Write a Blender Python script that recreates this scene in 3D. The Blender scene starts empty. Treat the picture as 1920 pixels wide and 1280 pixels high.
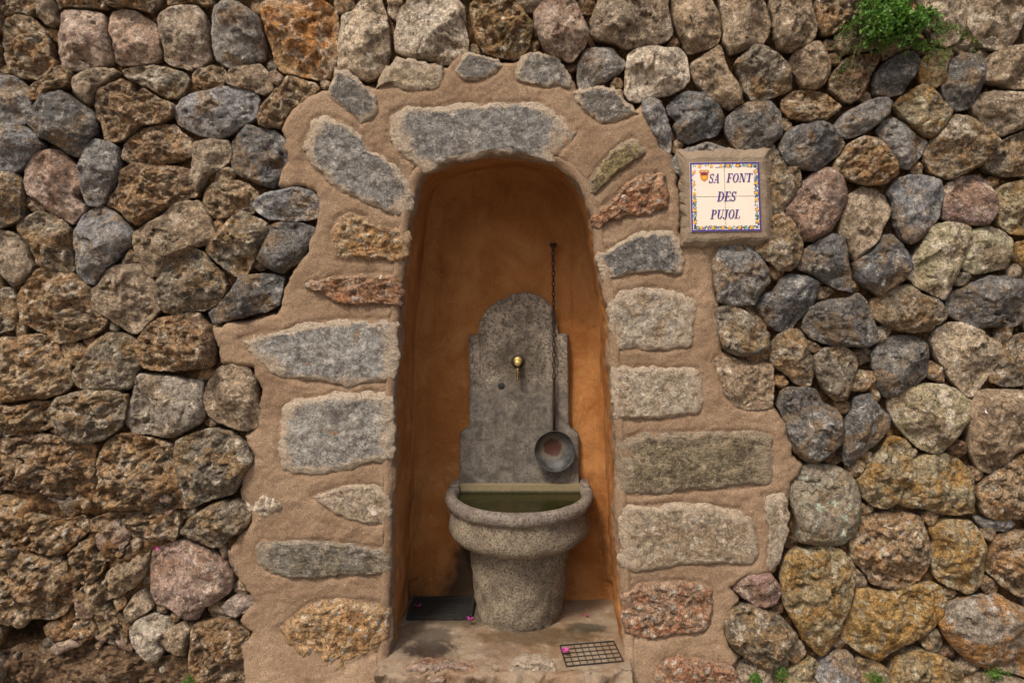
import bpy, math, random
import numpy as np

# ------------------------------------------------------------------ scene, camera, light
scene = bpy.context.scene
col = scene.collection
rad = math.radians

D = 3.2            # camera distance to the wall face (m)
FPX = 1386.0       # focal length in photo pixels (1920 wide)
X0, H0 = 1008.0, 480.0   # where the photo's line of sight square to the wall falls
PPM = FPX / D      # photo pixels per metre on the wall face
CX = (X0 - 960.0) / PPM
CZ = 1.732

cam_d = bpy.data.cameras.new('camera')
cam = bpy.data.objects.new('camera', cam_d)
col.objects.link(cam)
cam.location = (CX, -D, CZ)
cam.rotation_euler = (rad(90), 0, 0)
cam_d.sensor_width = 36.0
cam_d.lens = 36.0 * FPX / 1920.0
cam_d.shift_x = (960.0 - X0) / 1920.0
cam_d.shift_y = (H0 - 640.0) / 1920.0
cam_d.clip_start = 0.05
cam_d.clip_end = 500
scene.camera = cam

SUN_EL, SUN_AZ = 54.0, -28.0     # azimuth measured from straight behind the camera, minus = left
world = bpy.data.worlds.new('World')
scene.world = world
world.use_nodes = True
wn = world.node_tree
for n in list(wn.nodes): wn.nodes.remove(n)
sky = wn.nodes.new('ShaderNodeTexSky')
sky.sky_type = 'NISHITA'
sky.sun_disc = False
sky.sun_elevation = rad(SUN_EL)
sky.sun_rotation = rad(180 + SUN_AZ * -1)
sky.air_density = 1.0; sky.dust_density = 6.0; sky.ozone_density = 0.6
bg = wn.nodes.new('ShaderNodeBackground'); bg.inputs['Strength'].default_value = 0.065
wo = wn.nodes.new('ShaderNodeOutputWorld')
wn.links.new(sky.outputs[0], bg.inputs[0]); wn.links.new(bg.outputs[0], wo.inputs[0])

sun_d = bpy.data.lights.new('sun', 'SUN')
sun_d.energy = 1.5; sun_d.angle = rad(10); sun_d.color = (1.0, 0.92, 0.80)
sun = bpy.data.objects.new('sun', sun_d); col.objects.link(sun)
sun.rotation_euler = (rad(90 - SUN_EL), 0, rad(SUN_AZ))
sun.location = (-2, -4, 6)

vs = scene.view_settings
vs.view_transform = 'Standard'; vs.look = 'None'; vs.gamma = 1.0
vs.use_curve_mapping = False; vs.exposure = 1.25
scene.render.engine = 'CYCLES'

# ------------------------------------------------------------------ helpers
rng = np.random.default_rng(7)
random.seed(7)

def W(px, py, Y=0.0):
    d = D + Y
    return (CX + (px - X0) * d / FPX, CZ - (py - H0) * d / FPX)

_perm = np.random.default_rng(3).permutation(256)
_perm = np.concatenate([_perm, _perm, _perm])
_g = np.random.default_rng(4).normal(size=(256, 3)); _g /= np.linalg.norm(_g, axis=1)[:, None]
def pnoise(p):
    i = np.floor(p).astype(np.int64); f = p - i; i &= 255
    u = f * f * f * (f * (f * 6 - 15) + 10)
    out = 0
    for dx in (0, 1):
        wx = u[:, 0] if dx else 1 - u[:, 0]
        a = _perm[(i[:, 0] + dx) & 255]
        for dy in (0, 1):
            wy = u[:, 1] if dy else 1 - u[:, 1]
            b = _perm[a + ((i[:, 1] + dy) & 255)]
            for dz in (0, 1):
                wz = u[:, 2] if dz else 1 - u[:, 2]
                g = _g[_perm[b + ((i[:, 2] + dz) & 255)]]
                out = out + wx * wy * wz * (g[:, 0] * (f[:, 0] - dx) + g[:, 1] * (f[:, 1] - dy) + g[:, 2] * (f[:, 2] - dz))
    return out * 1.5
def fbm(p, octv=4, gain=0.5, ridged=False):
    a, s, t = 1.0, 0.0, 0.0
    q = np.array(p, float)
    for k in range(octv):
        n = pnoise(q)
        if ridged: n = 0.5 - 2 * np.abs(n)
        s = s + a * n; a *= gain
        q = q * 2.03 + 17.3
    return s

def poly_sd(pts, poly):
    """signed distance, positive inside"""
    P = np.asarray(poly, float); n = len(P)
    d2 = np.full(len(pts), 1e9); ins = np.zeros(len(pts), bool)
    for k in range(n):
        a = P[k]; b = P[(k + 1) % n]; e = b - a
        w = pts - a
        t = np.clip((w @ e) / max(e @ e, 1e-12), 0, 1)
        q = w - t[:, None] * e
        d2 = np.minimum(d2, (q * q).sum(1))
        c = (a[1] > pts[:, 1]) != (b[1] > pts[:, 1])
        xi = a[0] + (pts[:, 1] - a[1]) / (e[1] if abs(e[1]) > 1e-12 else 1e-12) * e[0]
        ins ^= c & (pts[:, 0] < xi)
    d = np.sqrt(d2)
    return np.where(ins, d, -d)

def link(name, mesh, parent=None, mat=None):
    o = bpy.data.objects.new(name, mesh)
    col.objects.link(o)
    if parent is not None: o.parent = parent
    if mat is not None and len(mesh.materials) == 0: mesh.materials.append(mat)
    return o

def mesh_from(name, V, F, smooth=True, attr=None):
    m = bpy.data.meshes.new(name)
    m.from_pydata([tuple(map(float, v)) for v in V] if not isinstance(V, np.ndarray) else V.tolist(), [], F if isinstance(F, list) else F.tolist())
    if smooth: m.polygons.foreach_set('use_smooth', np.ones(len(m.polygons), bool))
    if attr is not None:
        for k, v in attr.items():
            a = m.attributes.new(k, 'FLOAT', 'POINT'); a.data.foreach_set('value', np.asarray(v, np.float32))
    m.update()
    return m

def thing(name, label, cat, loc=(0, 0, 0), group=None):
    o = bpy.data.objects.new(name, None); col.objects.link(o)
    o.location = loc; o.empty_display_size = 0.1
    o['label'] = label; o['category'] = cat
    if group: o['group'] = group
    return o
def tag(o, label, cat, group=None):
    o['label'] = label; o['category'] = cat
    if group: o['group'] = group
    return o

class MB:
    def __init__(s): s.V = []; s.F = []
    def add(s, V, F):
        n = len(s.V); s.V += [tuple(v) for v in V]; s.F += [tuple(i + n for i in f) for f in F]
    def box(s, x0, x1, y0, y1, z0, z1):
        s.add([(x, y, z) for x in (x0, x1) for y in (y0, y1) for z in (z0, z1)],
              [(0, 1, 3, 2), (4, 6, 7, 5), (0, 4, 5, 1), (2, 3, 7, 6), (0, 2, 6, 4), (1, 5, 7, 3)])
    def prism(s, poly, y0, y1):
        """poly in x,z ; extruded in y (y0 = front)"""
        n = len(poly)
        V = [(x, y0, z) for x, z in poly] + [(x, y1, z) for x, z in poly]
        F = [tuple(range(n)), tuple(range(2 * n - 1, n - 1, -1))]
        F += [(i, i + n, (i + 1) % n + n, (i + 1) % n) for i in range(n)]
        s.add(V, F)
    def tube(s, pts, r, seg=8, cap=True):
        pts = [np.array(p, float) for p in pts]; n = len(pts)
        rr = r if isinstance(r, (list, tuple)) else [r] * n
        V = []
        for k, p in enumerate(pts):
            t = pts[min(k + 1, n - 1)] - pts[max(k - 1, 0)]; t /= np.linalg.norm(t) + 1e-9
            u = np.cross(t, (0, 1, 0.01)); u /= np.linalg.norm(u) + 1e-9; v = np.cross(t, u)
            for j in range(seg):
                a = 2 * math.pi * j / seg
                V.append(p + rr[k] * (math.cos(a) * u + math.sin(a) * v))
        F = [(k * seg + j, k * seg + (j + 1) % seg, (k + 1) * seg + (j + 1) % seg, (k + 1) * seg + j) for k in range(n - 1) for j in range(seg)]
        if cap: F += [tuple(range(seg - 1, -1, -1)), tuple((n - 1) * seg + j for j in range(seg))]
        s.add(V, F)
    def lathe_y(s, prof, cx, cz, seg=32):
        """prof: list of (radius, y)"""
        n = len(prof); V = []
        for r, y in prof:
            for j in range(seg):
                a = 2 * math.pi * j / seg
                V.append((cx + r * math.cos(a), y, cz + r * math.sin(a)))
        F = [(k * seg + j, k * seg + (j + 1) % seg, (k + 1) * seg + (j + 1) % seg, (k + 1) * seg + j) for k in range(n - 1) for j in range(seg)]
        s.add(V, F)
    def build(s, name, mat, parent=None, smooth=False):
        m = mesh_from(name, s.V, s.F, smooth)
        return link(name, m, parent, mat)

# ------------------------------------------------------------------ materials
class NT:
    def __init__(s, name):
        s.m = bpy.data.materials.new(name); s.m.use_nodes = True
        s.t = s.m.node_tree
        s.b = s.t.nodes['Principled BSDF']
        s.pos = s.n('ShaderNodeNewGeometry').outputs['Position']
    def n(s, ty, **kw):
        x = s.t.nodes.new(ty)
        for k, v in kw.items(): setattr(x, k, v)
        return x
    def l(s, a, b): s.t.links.new(a, b)
    def put(s, sock, v):
        if isinstance(v, bpy.types.NodeSocket): s.l(v, sock)
        elif isinstance(v, (tuple, list)) and len(v) == 3 and sock.type == 'RGBA': sock.default_value = (*v, 1)
        else: sock.default_value = v
    def noise(s, scale, detail=5, rough=0.6, vec=None, dist=0.0):
        x = s.n('ShaderNodeTexNoise'); x.inputs['Scale'].default_value = scale
        x.inputs['Detail'].default_value = detail; x.inputs['Roughness'].default_value = rough
        x.inputs['Distortion'].default_value = dist
        s.l(vec if vec is not None else s.pos, x.inputs['Vector'])
        return x.outputs['Fac']
    def vor(s, scale, vec=None, feature='F1', out='Distance'):
        x = s.n('ShaderNodeTexVoronoi', feature=feature); x.inputs['Scale'].default_value = scale
        s.l(vec if vec is not None else s.pos, x.inputs['Vector'])
        return x.outputs[out]
    def ramp(s, v, a, b, lo=0.0, hi=1.0):
        x = s.n('ShaderNodeMapRange'); x.interpolation_type = 'SMOOTHSTEP'
        s.put(x.inputs['Value'], v)
        for k, q in zip(('From Min', 'From Max', 'To Min', 'To Max'), (a, b, lo, hi)): s.put(x.inputs[k], q)
        return x.outputs['Result']
    def math(s, op, a, b=0.0, c=0.0):
        x = s.n('ShaderNodeMath', operation=op)
        s.put(x.inputs[0], a); s.put(x.inputs[1], b); s.put(x.inputs[2], c)
        return x.outputs[0]
    def mix(s, f, a, b, mode='MIX'):
        x = s.n('ShaderNodeMix', data_type='RGBA', blend_type=mode)
        s.put(x.inputs[0], f); s.put(x.inputs[6], a); s.put(x.inputs[7], b)
        return x.outputs[2]
    def scalecol(s, c, v):
        x = s.n('ShaderNodeVectorMath', operation='SCALE')
        s.put(x.inputs[0], c); s.put(x.inputs['Scale'], v)
        return x.outputs[0]
    def offs(s):
        oi = s.n('ShaderNodeObjectInfo')
        r = s.math('MULTIPLY', oi.outputs['Random'], 53.0)
        c = s.n('ShaderNodeCombineXYZ'); s.l(r, c.inputs[0]); s.l(r, c.inputs[2])
        x = s.n('ShaderNodeVectorMath', operation='ADD'); s.l(s.pos, x.inputs[0]); s.l(c.outputs[0], x.inputs[1])
        return oi, x.outputs[0]
    def stretch(s, vec, sc, rotz=None):
        x = s.n('ShaderNodeMapping'); x.inputs['Scale'].default_value = sc
        if rotz: x.inputs['Rotation'].default_value = rotz
        s.l(vec, x.inputs['Vector'])
        return x.outputs[0]
    def bump(s, h, strength=0.6, dist=0.01, prev=None):
        x = s.n('ShaderNodeBump'); x.inputs['Strength'].default_value = strength; x.inputs['Distance'].default_value = dist
        s.l(h, x.inputs['Height'])
        if prev is not None: s.l(prev, x.inputs['Normal'])
        return x.outputs[0]
    def fin(s, colr, rough=0.9, normal=None, spec=0.25, metal=0.0):
        s.put(s.b.inputs['Base Color'], colr); s.put(s.b.inputs['Roughness'], rough)
        s.b.inputs['Specular IOR Level'].default_value = spec
        s.put(s.b.inputs['Metallic'], metal)
        if normal is not None: s.l(normal, s.b.inputs['Normal'])
        return s.m

def stone_mat(name, stain, stain_amt, pale, pale_amt, grain=0.5, layered=False, inclus=0.0, lime=0.0, rough=0.85, spec=0.3, pitk=1.0):
    """rock: the object's own colour, with stain patches, pale crystalline patches, grain"""
    T = NT(name); oi, v = T.offs()
    base = oi.outputs['Color']
    big = T.noise(6.5, 7, 0.66, v, 0.8)
    sm_ = T.ramp(big, 0.60 - 0.3 * stain_amt, 0.72 - 0.3 * stain_amt)
    c = T.mix(T.math('MULTIPLY', sm_, 0.85), base, stain)
    pn = T.noise(15.0, 8, 0.74, v, 0.5)
    pm_ = T.ramp(pn, 0.67 - 0.3 * pale_amt, 0.75 - 0.3 * pale_amt)
    c = T.mix(T.math('MULTIPLY', pm_, 0.9), c, pale)
    if inclus > 0:
        vc = T.n('ShaderNodeTexVoronoi', feature='F1'); vc.inputs['Scale'].default_value = 34
        T.l(v, vc.inputs['Vector'])
        sep = T.n('ShaderNodeSeparateColor'); T.l(vc.outputs['Color'], sep.inputs[0])
        pick = T.math('MULTIPLY', T.ramp(sep.outputs[0], 1 - inclus, 1 - inclus + 0.05), T.ramp(T.math('ADD', vc.outputs['Distance'], T.math('MULTIPLY', T.math('SUBTRACT', pn, 0.5), 0.5)), 0.5, 0.34))
        c = T.mix(pick, c, T.mix(sep.outputs[1], (0.24, 0.22, 0.2), (0.5, 0.41, 0.31)))
    med = T.noise(34.0, 8, 0.75, v, 0.5)
    c = T.scalecol(c, T.ramp(med, 0.33, 0.67, 1 - 1.05 * grain, 1 + 1.35 * grain))
    fine = T.noise(170.0, 5, 0.78, v)
    c = T.scalecol(c, T.ramp(fine, 0.37, 0.63, 1 - 0.75 * grain, 1 + 0.8 * grain))
    fleck = T.noise(70.0, 6, 0.75, v)
    c = T.mix(T.ramp(fleck, 0.565, 0.62, 0, 0.8), c, T.scalecol(pale, 1.12))
    pitn = T.noise(52.0, 6, 0.72, v, 0.6)
    pit = T.ramp(pitn, 0.42, 0.36)
    c = T.mix(T.math('MULTIPLY', pit, 0.75 * pitk), c, T.scalecol(stain, 0.28))
    if lime > 0:
        at = T.n('ShaderNodeAttribute', attribute_name='edge')
        e = T.math('ADD', at.outputs['Fac'], T.math('MULTIPLY', T.math('SUBTRACT', pn, 0.5), 0.9))
        c = T.mix(T.math('MULTIPLY', T.ramp(e, 0.74, 0.88), lime), c, T.scalecol(T.mix(big, (0.47, 0.34, 0.22), (0.52, 0.44, 0.35)), T.ramp(fine, 0.3, 0.7, 0.6, 1.4)))
    if layered:
        ws = T.noise(24.0, 7, 0.68, T.stretch(v, (1.0, 1.0, 5.0)), 0.4)
    else:
        ws = T.noise(22.0, 10, 0.70, v, 0.4)
    crack = T.noise(9.0, 5, 0.55, v, 1.5)
    crk = T.ramp(T.math('ABSOLUTE', T.math('SUBTRACT', crack, 0.5)), 0.0, 0.016)
    c = T.scalecol(c, T.ramp(crk, 0, 1, 0.55, 1.0))
    h = T.math('ADD', ws, T.math('MULTIPLY', pit, -0.22 * pitk)); h = T.math('ADD', h, T.math('MULTIPLY', pm_, 0.06))
    n = T.bump(h, 1.0, 0.034)
    n = T.bump(crk, 0.5, 0.008, n)
    n = T.bump(T.noise(110.0, 7, 0.75, v), 0.9, 0.009, n)
    return T.fin(c, T.ramp(med, 0.3, 0.7, rough - 0.15, rough + 0.1), n, spec)

M = {}
RUST = (0.21, 0.095, 0.03); EARTH = (0.155, 0.09, 0.045); OLIVE = (0.14, 0.10, 0.045)
M['g'] = stone_mat('grey_limestone', (0.22, 0.145, 0.08), 0.37, (0.42, 0.385, 0.34), 0.44, 0.5)
M['d'] = stone_mat('dark_limestone', (0.19, 0.12, 0.06), 0.40, (0.34, 0.315, 0.28), 0.40, 0.55, rough=0.7, spec=0.4)
M['t'] = stone_mat('tan_stone', (0.19, 0.135, 0.085), 0.47, (0.46, 0.37, 0.27), 0.46, 0.5)
M['p'] = stone_mat('pink_stone', (0.24, 0.145, 0.095), 0.48, (0.48, 0.38, 0.30), 0.48, 0.48)
M['w'] = stone_mat('cream_stone', (0.21, 0.15, 0.09), 0.45, (0.54, 0.46, 0.36), 0.52, 0.48)
M['o'] = stone_mat('rust_stone', (0.15, 0.10, 0.06), 0.5, (0.43, 0.34, 0.24), 0.50, 0.6)
M['b'] = stone_mat('brown_conglomerate', (0.25, 0.135, 0.055), 0.5, (0.42, 0.35, 0.26), 0.48, 0.6, inclus=0.14)
M['m'] = stone_mat('mixed_stone', (0.23, 0.14, 0.06), 0.5, (0.42, 0.36, 0.28), 0.48, 0.55)
M['y'] = stone_mat('ochre_stone', (0.27, 0.145, 0.035), 0.50, (0.42, 0.37, 0.26), 0.48, 0.55)
M['l'] = stone_mat('lichened_stone', (0.24, 0.17, 0.10), 0.48, (0.42, 0.47, 0.37), 0.44, 0.45)
M['h'] = stone_mat('rust_stained_stone', (0.31, 0.14, 0.028), 0.62, (0.46, 0.41, 0.35), 0.44, 0.5)
M['j'] = stone_mat('orange_stone', (0.36, 0.145, 0.03), 0.56, (0.50, 0.38, 0.27), 0.56, 0.55)
M['e'] = stone_mat('earth_clod', (0.11, 0.062, 0.032), 0.5, (0.30, 0.20, 0.12), 0.35, 0.55)
# dressed stones set in mortar
M['s'] = stone_mat('grey_quoin', (0.17, 0.15, 0.13), 0.4, (0.40, 0.37, 0.33), 0.42, 0.46, lime=0.9, pitk=0.45)
M['c'] = stone_mat('cream_quoin', (0.24, 0.17, 0.10), 0.42, (0.52, 0.44, 0.35), 0.46, 0.42, lime=0.7, pitk=0.45)
M['k'] = stone_mat('layered_quoin', (0.13, 0.10, 0.06), 0.45, (0.36, 0.29, 0.19), 0.38, 0.55, layered=True, lime=0.45, pitk=0.6)
M['r'] = stone_mat('red_conglomerate', (0.27, 0.115, 0.052), 0.5, (0.46, 0.33, 0.24), 0.4, 0.6, inclus=0.30, lime=0.15)
M['n'] = stone_mat('ochre_conglomerate', (0.30, 0.16, 0.06), 0.5, (0.45, 0.34, 0.21), 0.45, 0.6, inclus=0.22, lime=0.15)

BASE = {'g': (.215, .202, .19), 'd': (.108, .102, .097), 't': (.30, .225, .152), 'p': (.34, .25, .19), 'w': (.45, .37, .28),
        'o': (.26, .155, .075), 'b': (.255, .178, .103), 'm': (.18, .145, .102), 'y': (.255, .195, .11), 'e': (.16, .10, .055),
        'l': (.225, .19, .145), 'h': (.25, .215, .175), 'j': (.31, .19, .09),
        's': (.255, .24, .22), 'c': (.40, .325, .24), 'k': (.25, .19, .118), 'r': (.29, .175, .105), 'n': (.34, .225, .125)}

def mortar_nodes(T, v=None):
    big = T.noise(3.5, 5, 0.6, v, 0.4); fine = T.noise(190.0, 4, 0.75, v)
    c = T.mix(T.ramp(big, 0.3, 0.7), (0.200, 0.131, 0.083), (0.272, 0.188, 0.122))
    c = T.mix(T.ramp(T.noise(9.0, 6, 0.65, v), 0.58, 0.75), c, (0.235, 0.172, 0.115))
    c = T.mix(T.ramp(T.noise(2.2, 6, 0.65, v, 1.0), 0.52, 0.68, 0, 0.6), c, (0.225, 0.15, 0.09))
    c = T.mix(T.ramp(T.noise(60.0, 5, 0.7, v), 0.63, 0.70, 0, 0.6), c, (0.45, 0.36, 0.26))
    c = T.mix(T.ramp(T.noise(33.0, 5, 0.7, v, 0.5), 0.37, 0.31, 0, 0.6), c, (0.12, 0.075, 0.045))
    c = T.scalecol(c, T.ramp(fine, 0.33, 0.67, 0.62, 1.38))
    h = T.bump(T.noise(14.0, 5, 0.6, v), 0.35, 0.03)
    h = T.bump(fine, 0.7, 0.006, h)
    return c, h
T = NT('lime_mortar'); _c, _h = mortar_nodes(T); M['mortar'] = T.fin(_c, 0.95, _h, 0.15)

# niche: bare mortar at the mouth, ochre limewash further in
T = NT('niche_plaster'); _c, _h = mortar_nodes(T)
sx = T.n('ShaderNodeSeparateXYZ'); T.l(T.pos, sx.inputs[0])
b1 = T.noise(4.0, 6, 0.62, None, 0.5); b2 = T.noise(13.0, 6, 0.65)
streak = T.noise(3.0, 5, 0.6, T.stretch(T.pos, (5.0, 5.0, 0.55)))
oc = T.mix(T.ramp(b1, 0.34, 0.68), (0.27, 0.106, 0.030), (0.37, 0.172, 0.060))
oc = T.mix(T.ramp(streak, 0.56, 0.74, 0, 0.75), oc, (0.22, 0.075, 0.017))
oc = T.mix(T.ramp(b2, 0.62, 0.8, 0, 0.6), oc, (0.43, 0.23, 0.10))
oc = T.mix(T.ramp(T.noise(45.0, 6, 0.7), 0.64, 0.70, 0, 0.5), oc, (0.50, 0.30, 0.15))
oc = T.mix(T.ramp(T.noise(7.0, 7, 0.7, T.stretch(T.pos, (1.5, 1.0, 0.6)), 1.0), 0.57, 0.66, 0, 0.45), oc, (0.19, 0.08, 0.025))
oc = T.scalecol(oc, T.ramp(T.noise(170.0, 4, 0.75), 0.25, 0.75, 0.8, 1.2))
# damp mould creeping up from the floor behind the basin
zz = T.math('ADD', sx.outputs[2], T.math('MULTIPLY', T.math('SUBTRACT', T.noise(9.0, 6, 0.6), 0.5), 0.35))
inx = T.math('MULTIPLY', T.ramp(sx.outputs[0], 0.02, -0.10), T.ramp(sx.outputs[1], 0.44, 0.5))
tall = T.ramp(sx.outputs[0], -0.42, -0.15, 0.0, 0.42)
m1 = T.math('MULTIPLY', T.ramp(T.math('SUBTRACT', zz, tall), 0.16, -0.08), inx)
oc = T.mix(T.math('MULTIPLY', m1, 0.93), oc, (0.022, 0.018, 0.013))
fy = T.math('ADD', sx.outputs[1], T.math('MULTIPLY', T.math('SUBTRACT', b2, 0.5), 0.14))
cc = T.mix(T.ramp(fy, 0.075, 0.135), _c, oc)
M['plaster'] = T.fin(cc, 0.92, _h, 0.15)

T = NT('pad_cement'); _c, _h = mortar_nodes(T); M['pad'] = T.fin(T.mix(0.55, _c, (0.215, 0.18, 0.135)), 0.95, _h, 0.15)
T = NT('niche_floor_cement')
b1 = T.noise(5.0, 7, 0.65, None, 0.8); b2 = T.noise(16.0, 7, 0.65, None, 0.3)
c = T.mix(T.ramp(b1, 0.36, 0.62), (0.185, 0.115, 0.066), (0.225, 0.17, 0.118))
c = T.mix(T.ramp(b2, 0.57, 0.72, 0, 0.7), c, (0.37, 0.31, 0.24))
sx = T.n('ShaderNodeSeparateXYZ'); T.l(T.pos, sx.inputs[0])
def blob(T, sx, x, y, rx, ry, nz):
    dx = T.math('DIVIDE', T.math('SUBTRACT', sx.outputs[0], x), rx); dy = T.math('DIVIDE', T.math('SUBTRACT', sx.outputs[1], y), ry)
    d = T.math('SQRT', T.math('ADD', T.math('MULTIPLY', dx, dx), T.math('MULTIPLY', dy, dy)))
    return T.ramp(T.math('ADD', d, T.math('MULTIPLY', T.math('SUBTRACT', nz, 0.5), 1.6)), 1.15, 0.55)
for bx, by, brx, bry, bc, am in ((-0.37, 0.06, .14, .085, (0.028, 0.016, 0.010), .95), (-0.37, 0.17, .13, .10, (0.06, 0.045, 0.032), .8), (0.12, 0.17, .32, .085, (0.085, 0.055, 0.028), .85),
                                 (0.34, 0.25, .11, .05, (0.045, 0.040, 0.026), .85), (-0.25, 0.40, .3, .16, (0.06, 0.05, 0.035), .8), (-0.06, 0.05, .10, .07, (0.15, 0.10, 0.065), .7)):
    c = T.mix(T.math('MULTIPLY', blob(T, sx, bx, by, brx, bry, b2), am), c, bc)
c = T.scalecol(c, T.ramp(T.noise(150.0, 5, 0.75), 0.25, 0.75, 0.7, 1.3))
h = T.bump(T.noise(30.0, 8, 0.68), 0.6, 0.015); h = T.bump(T.noise(200.0, 3, 0.7), 0.5, 0.004, h)
M['floor'] = T.fin(c, T.ramp(b1, 0.35, 0.65, 0.45, 0.9), h, 0.35)

T = NT('wall_core_earth')
b1 = T.noise(8.0, 7, 0.65)
c = T.mix(T.ramp(b1, 0.35, 0.68), (0.075, 0.045, 0.024), (0.21, 0.118, 0.055))
c = T.mix(T.ramp(T.noise(45.0, 7, 0.75), 0.58, 0.66, 0, 0.7), c, (0.36, 0.27, 0.18))
c = T.scalecol(c, T.ramp(T.noise(90.0, 6, 0.75), 0.3, 0.7, 0.4, 1.6))
h = T.bump(T.noise(45.0, 8, 0.7), 0.9, 0.02)
M['core'] = T.fin(c, 1.0, h, 0.1)

T = NT('carved_basin_stone')
gr = T.noise(105.0, 6, 0.8, None, 0.4); gr2 = T.noise(9.0, 7, 0.65); vv = T.noise(190.0, 3, 0.7)
c = T.mix(T.ramp(gr2, 0.35, 0.68), (0.18, 0.14, 0.10), (0.33, 0.27, 0.19))
c = T.mix(T.ramp(gr, 0.54, 0.42, 0, 0.85), c, (0.045, 0.034, 0.026))
c = T.mix(T.ramp(vv, 0.58, 0.70, 0, 0.75), c, (0.36, 0.29, 0.20))
h = T.bump(gr, 0.8, 0.01); h = T.bump(vv, 0.5, 0.004, h)
M['basin'] = T.fin(c, 0.85, h, 0.3)

T = NT('carved_rim_stone')
gr = T.noise(80.0, 6, 0.75); gr2 = T.noise(14.0, 6, 0.6)
c = T.mix(T.ramp(gr2, 0.35, 0.68), (0.15, 0.118, 0.098), (0.245, 0.205, 0.165))
c = T.mix(T.ramp(gr, 0.53, 0.42, 0, 0.75), c, (0.06, 0.046, 0.036))
c = T.mix(T.ramp(T.noise(120.0, 5, 0.75), 0.60, 0.68, 0, 0.6), c, (0.38, 0.31, 0.23))
h = T.bump(gr, 0.9, 0.010)
M['rim'] = T.fin(c, 0.8, h, 0.3)

T = NT('algae_stone'); gr = T.noise(60.0, 6, 0.7); sx = T.n('ShaderNodeSeparateXYZ'); T.l(T.pos, sx.inputs[0])
c = T.mix(gr, (0.10, 0.08, 0.045), (0.27, 0.215, 0.12))
wl_ = T.math('ADD', sx.outputs[2], T.math('MULTIPLY', T.math('SUBTRACT', T.noise(20.0, 4, 0.6), 0.5), 0.012))
c = T.mix(T.ramp(wl_, 0.578, 0.566, 0, 0.9), c, (0.02, 0.02, 0.012))
M['algae'] = T.fin(c, 0.7, T.bump(gr, 0.4, 0.006), 0.3)
T = NT('carved_panel_stone')
gr = T.noise(100.0, 6, 0.78); gr2 = T.noise(9.0, 6, 0.62, None, 0.4)
sx = T.n('ShaderNodeSeparateXYZ'); T.l(T.pos, sx.inputs[0])
c = T.mix(T.ramp(gr2, 0.33, 0.68), (0.155, 0.125, 0.095), (0.27, 0.225, 0.178))
low = T.ramp(T.math('ADD', sx.outputs[2], T.math('MULTIPLY', T.math('SUBTRACT', gr2, 0.5), 0.25)), 1.16, 1.03)
c = T.mix(T.math('MULTIPLY', low, 0.65), c, (0.10, 0.092, 0.082))          # worn damp lower half
pit = T.ramp(gr, 0.52, 0.43)
c = T.mix(T.math('MULTIPLY', pit, T.ramp(low, 0, 1, 0.85, 0.35)), c, (0.04, 0.033, 0.027))
dx = T.math('SUBTRACT', sx.outputs[0], 0.0); dz = T.math('SUBTRACT', sx.outputs[2], 1.21)
dd = T.math('SQRT', T.math('ADD', T.math('MULTIPLY', dx, dx), T.math('MULTIPLY', T.math('MULTIPLY', dz, dz), 1.2)))
dd = T.math('ADD', dd, T.math('MULTIPLY', T.math('SUBTRACT', T.noise(14.0, 6, 0.6), 0.5), 0.14))
c = T.mix(T.ramp(dd, 0.16, 0.05, 0, 0.72), c, (0.055, 0.043, 0.03))             # grime ring round the tap
c = T.mix(T.ramp(T.noise(55.0, 6, 0.75), 0.60, 0.67, 0, 0.5), c, (0.33, 0.28, 0.22))
c = T.scalecol(c, T.ramp(T.noise(22.0, 7, 0.72, None, 0.6), 0.33, 0.67, 0.6, 1.4))
scr = T.noise(14.0, 3, 0.6, T.stretch(T.pos, (9.0, 1.0, 1.2), (0, 0.6, 0)))
c = T.mix(T.ramp(scr, 0.68, 0.74, 0, 0.4), c, (0.34, 0.29, 0.23))
run = T.noise(5.0, 6, 0.65, T.stretch(T.pos, (6.0, 1.0, 0.5)))
c = T.mix(T.ramp(run, 0.55, 0.66, 0, 0.5), c, (0.06, 0.052, 0.042))
h = T.bump(gr, 0.8, 0.008)
M['panel'] = T.fin(c, 0.85, h, 0.3)

T = NT('brass'); n_ = T.noise(60.0, 4, 0.6)
M['brass'] = T.fin(T.mix(n_, (0.42, 0.29, 0.08), (0.60, 0.46, 0.17)), T.ramp(n_, 0.3, 0.7, 0.4, 0.6), None, 0.5, 0.7)
T = NT('tarnished_brass'); n_ = T.noise(70.0, 5, 0.65)
M['oldbrass'] = T.fin(T.mix(T.ramp(n_, 0.4, 0.65), (0.06, 0.042, 0.018), (0.26, 0.18, 0.06)), 0.55, None, 0.5, 0.6)
T = NT('wrought_iron'); n_ = T.noise(80.0, 6, 0.7)
M['iron'] = T.fin(T.mix(T.ramp(n_, 0.45, 0.65), (0.022, 0.016, 0.014), (0.06, 0.028, 0.016)), 0.65, T.bump(n_, 0.5, 0.004), 0.4, 0.3)
T = NT('weathered_tin'); n_ = T.noise(22.0, 6, 0.65); sx = T.n('ShaderNodeSeparateXYZ'); T.l(T.pos, sx.inputs[0])
c = T.mix(T.ramp(n_, 0.35, 0.65), (0.028, 0.027, 0.027), (0.085, 0.082, 0.078))
lx_, lz_ = W(1036, 839, 0.46)
dx = T.math('SUBTRACT', sx.outputs[0], lx_); dz = T.math('SUBTRACT', sx.outputs[2], lz_)
dd = T.math('ADD', T.math('SQRT', T.math('ADD', T.math('MULTIPLY', dx, dx), T.math('MULTIPLY', dz, dz))), T.math('MULTIPLY', T.math('SUBTRACT', T.noise(30.0, 6, 0.65), 0.5), 0.05))
c = T.mix(T.ramp(dd, 0.075, 0.05, 0, 0.55), c, (0.13, 0.10, 0.06))
c = T.mix(T.ramp(dd, 0.05, 0.038, 0, 0.95), c, (0.05, 0.015, 0.010))
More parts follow.
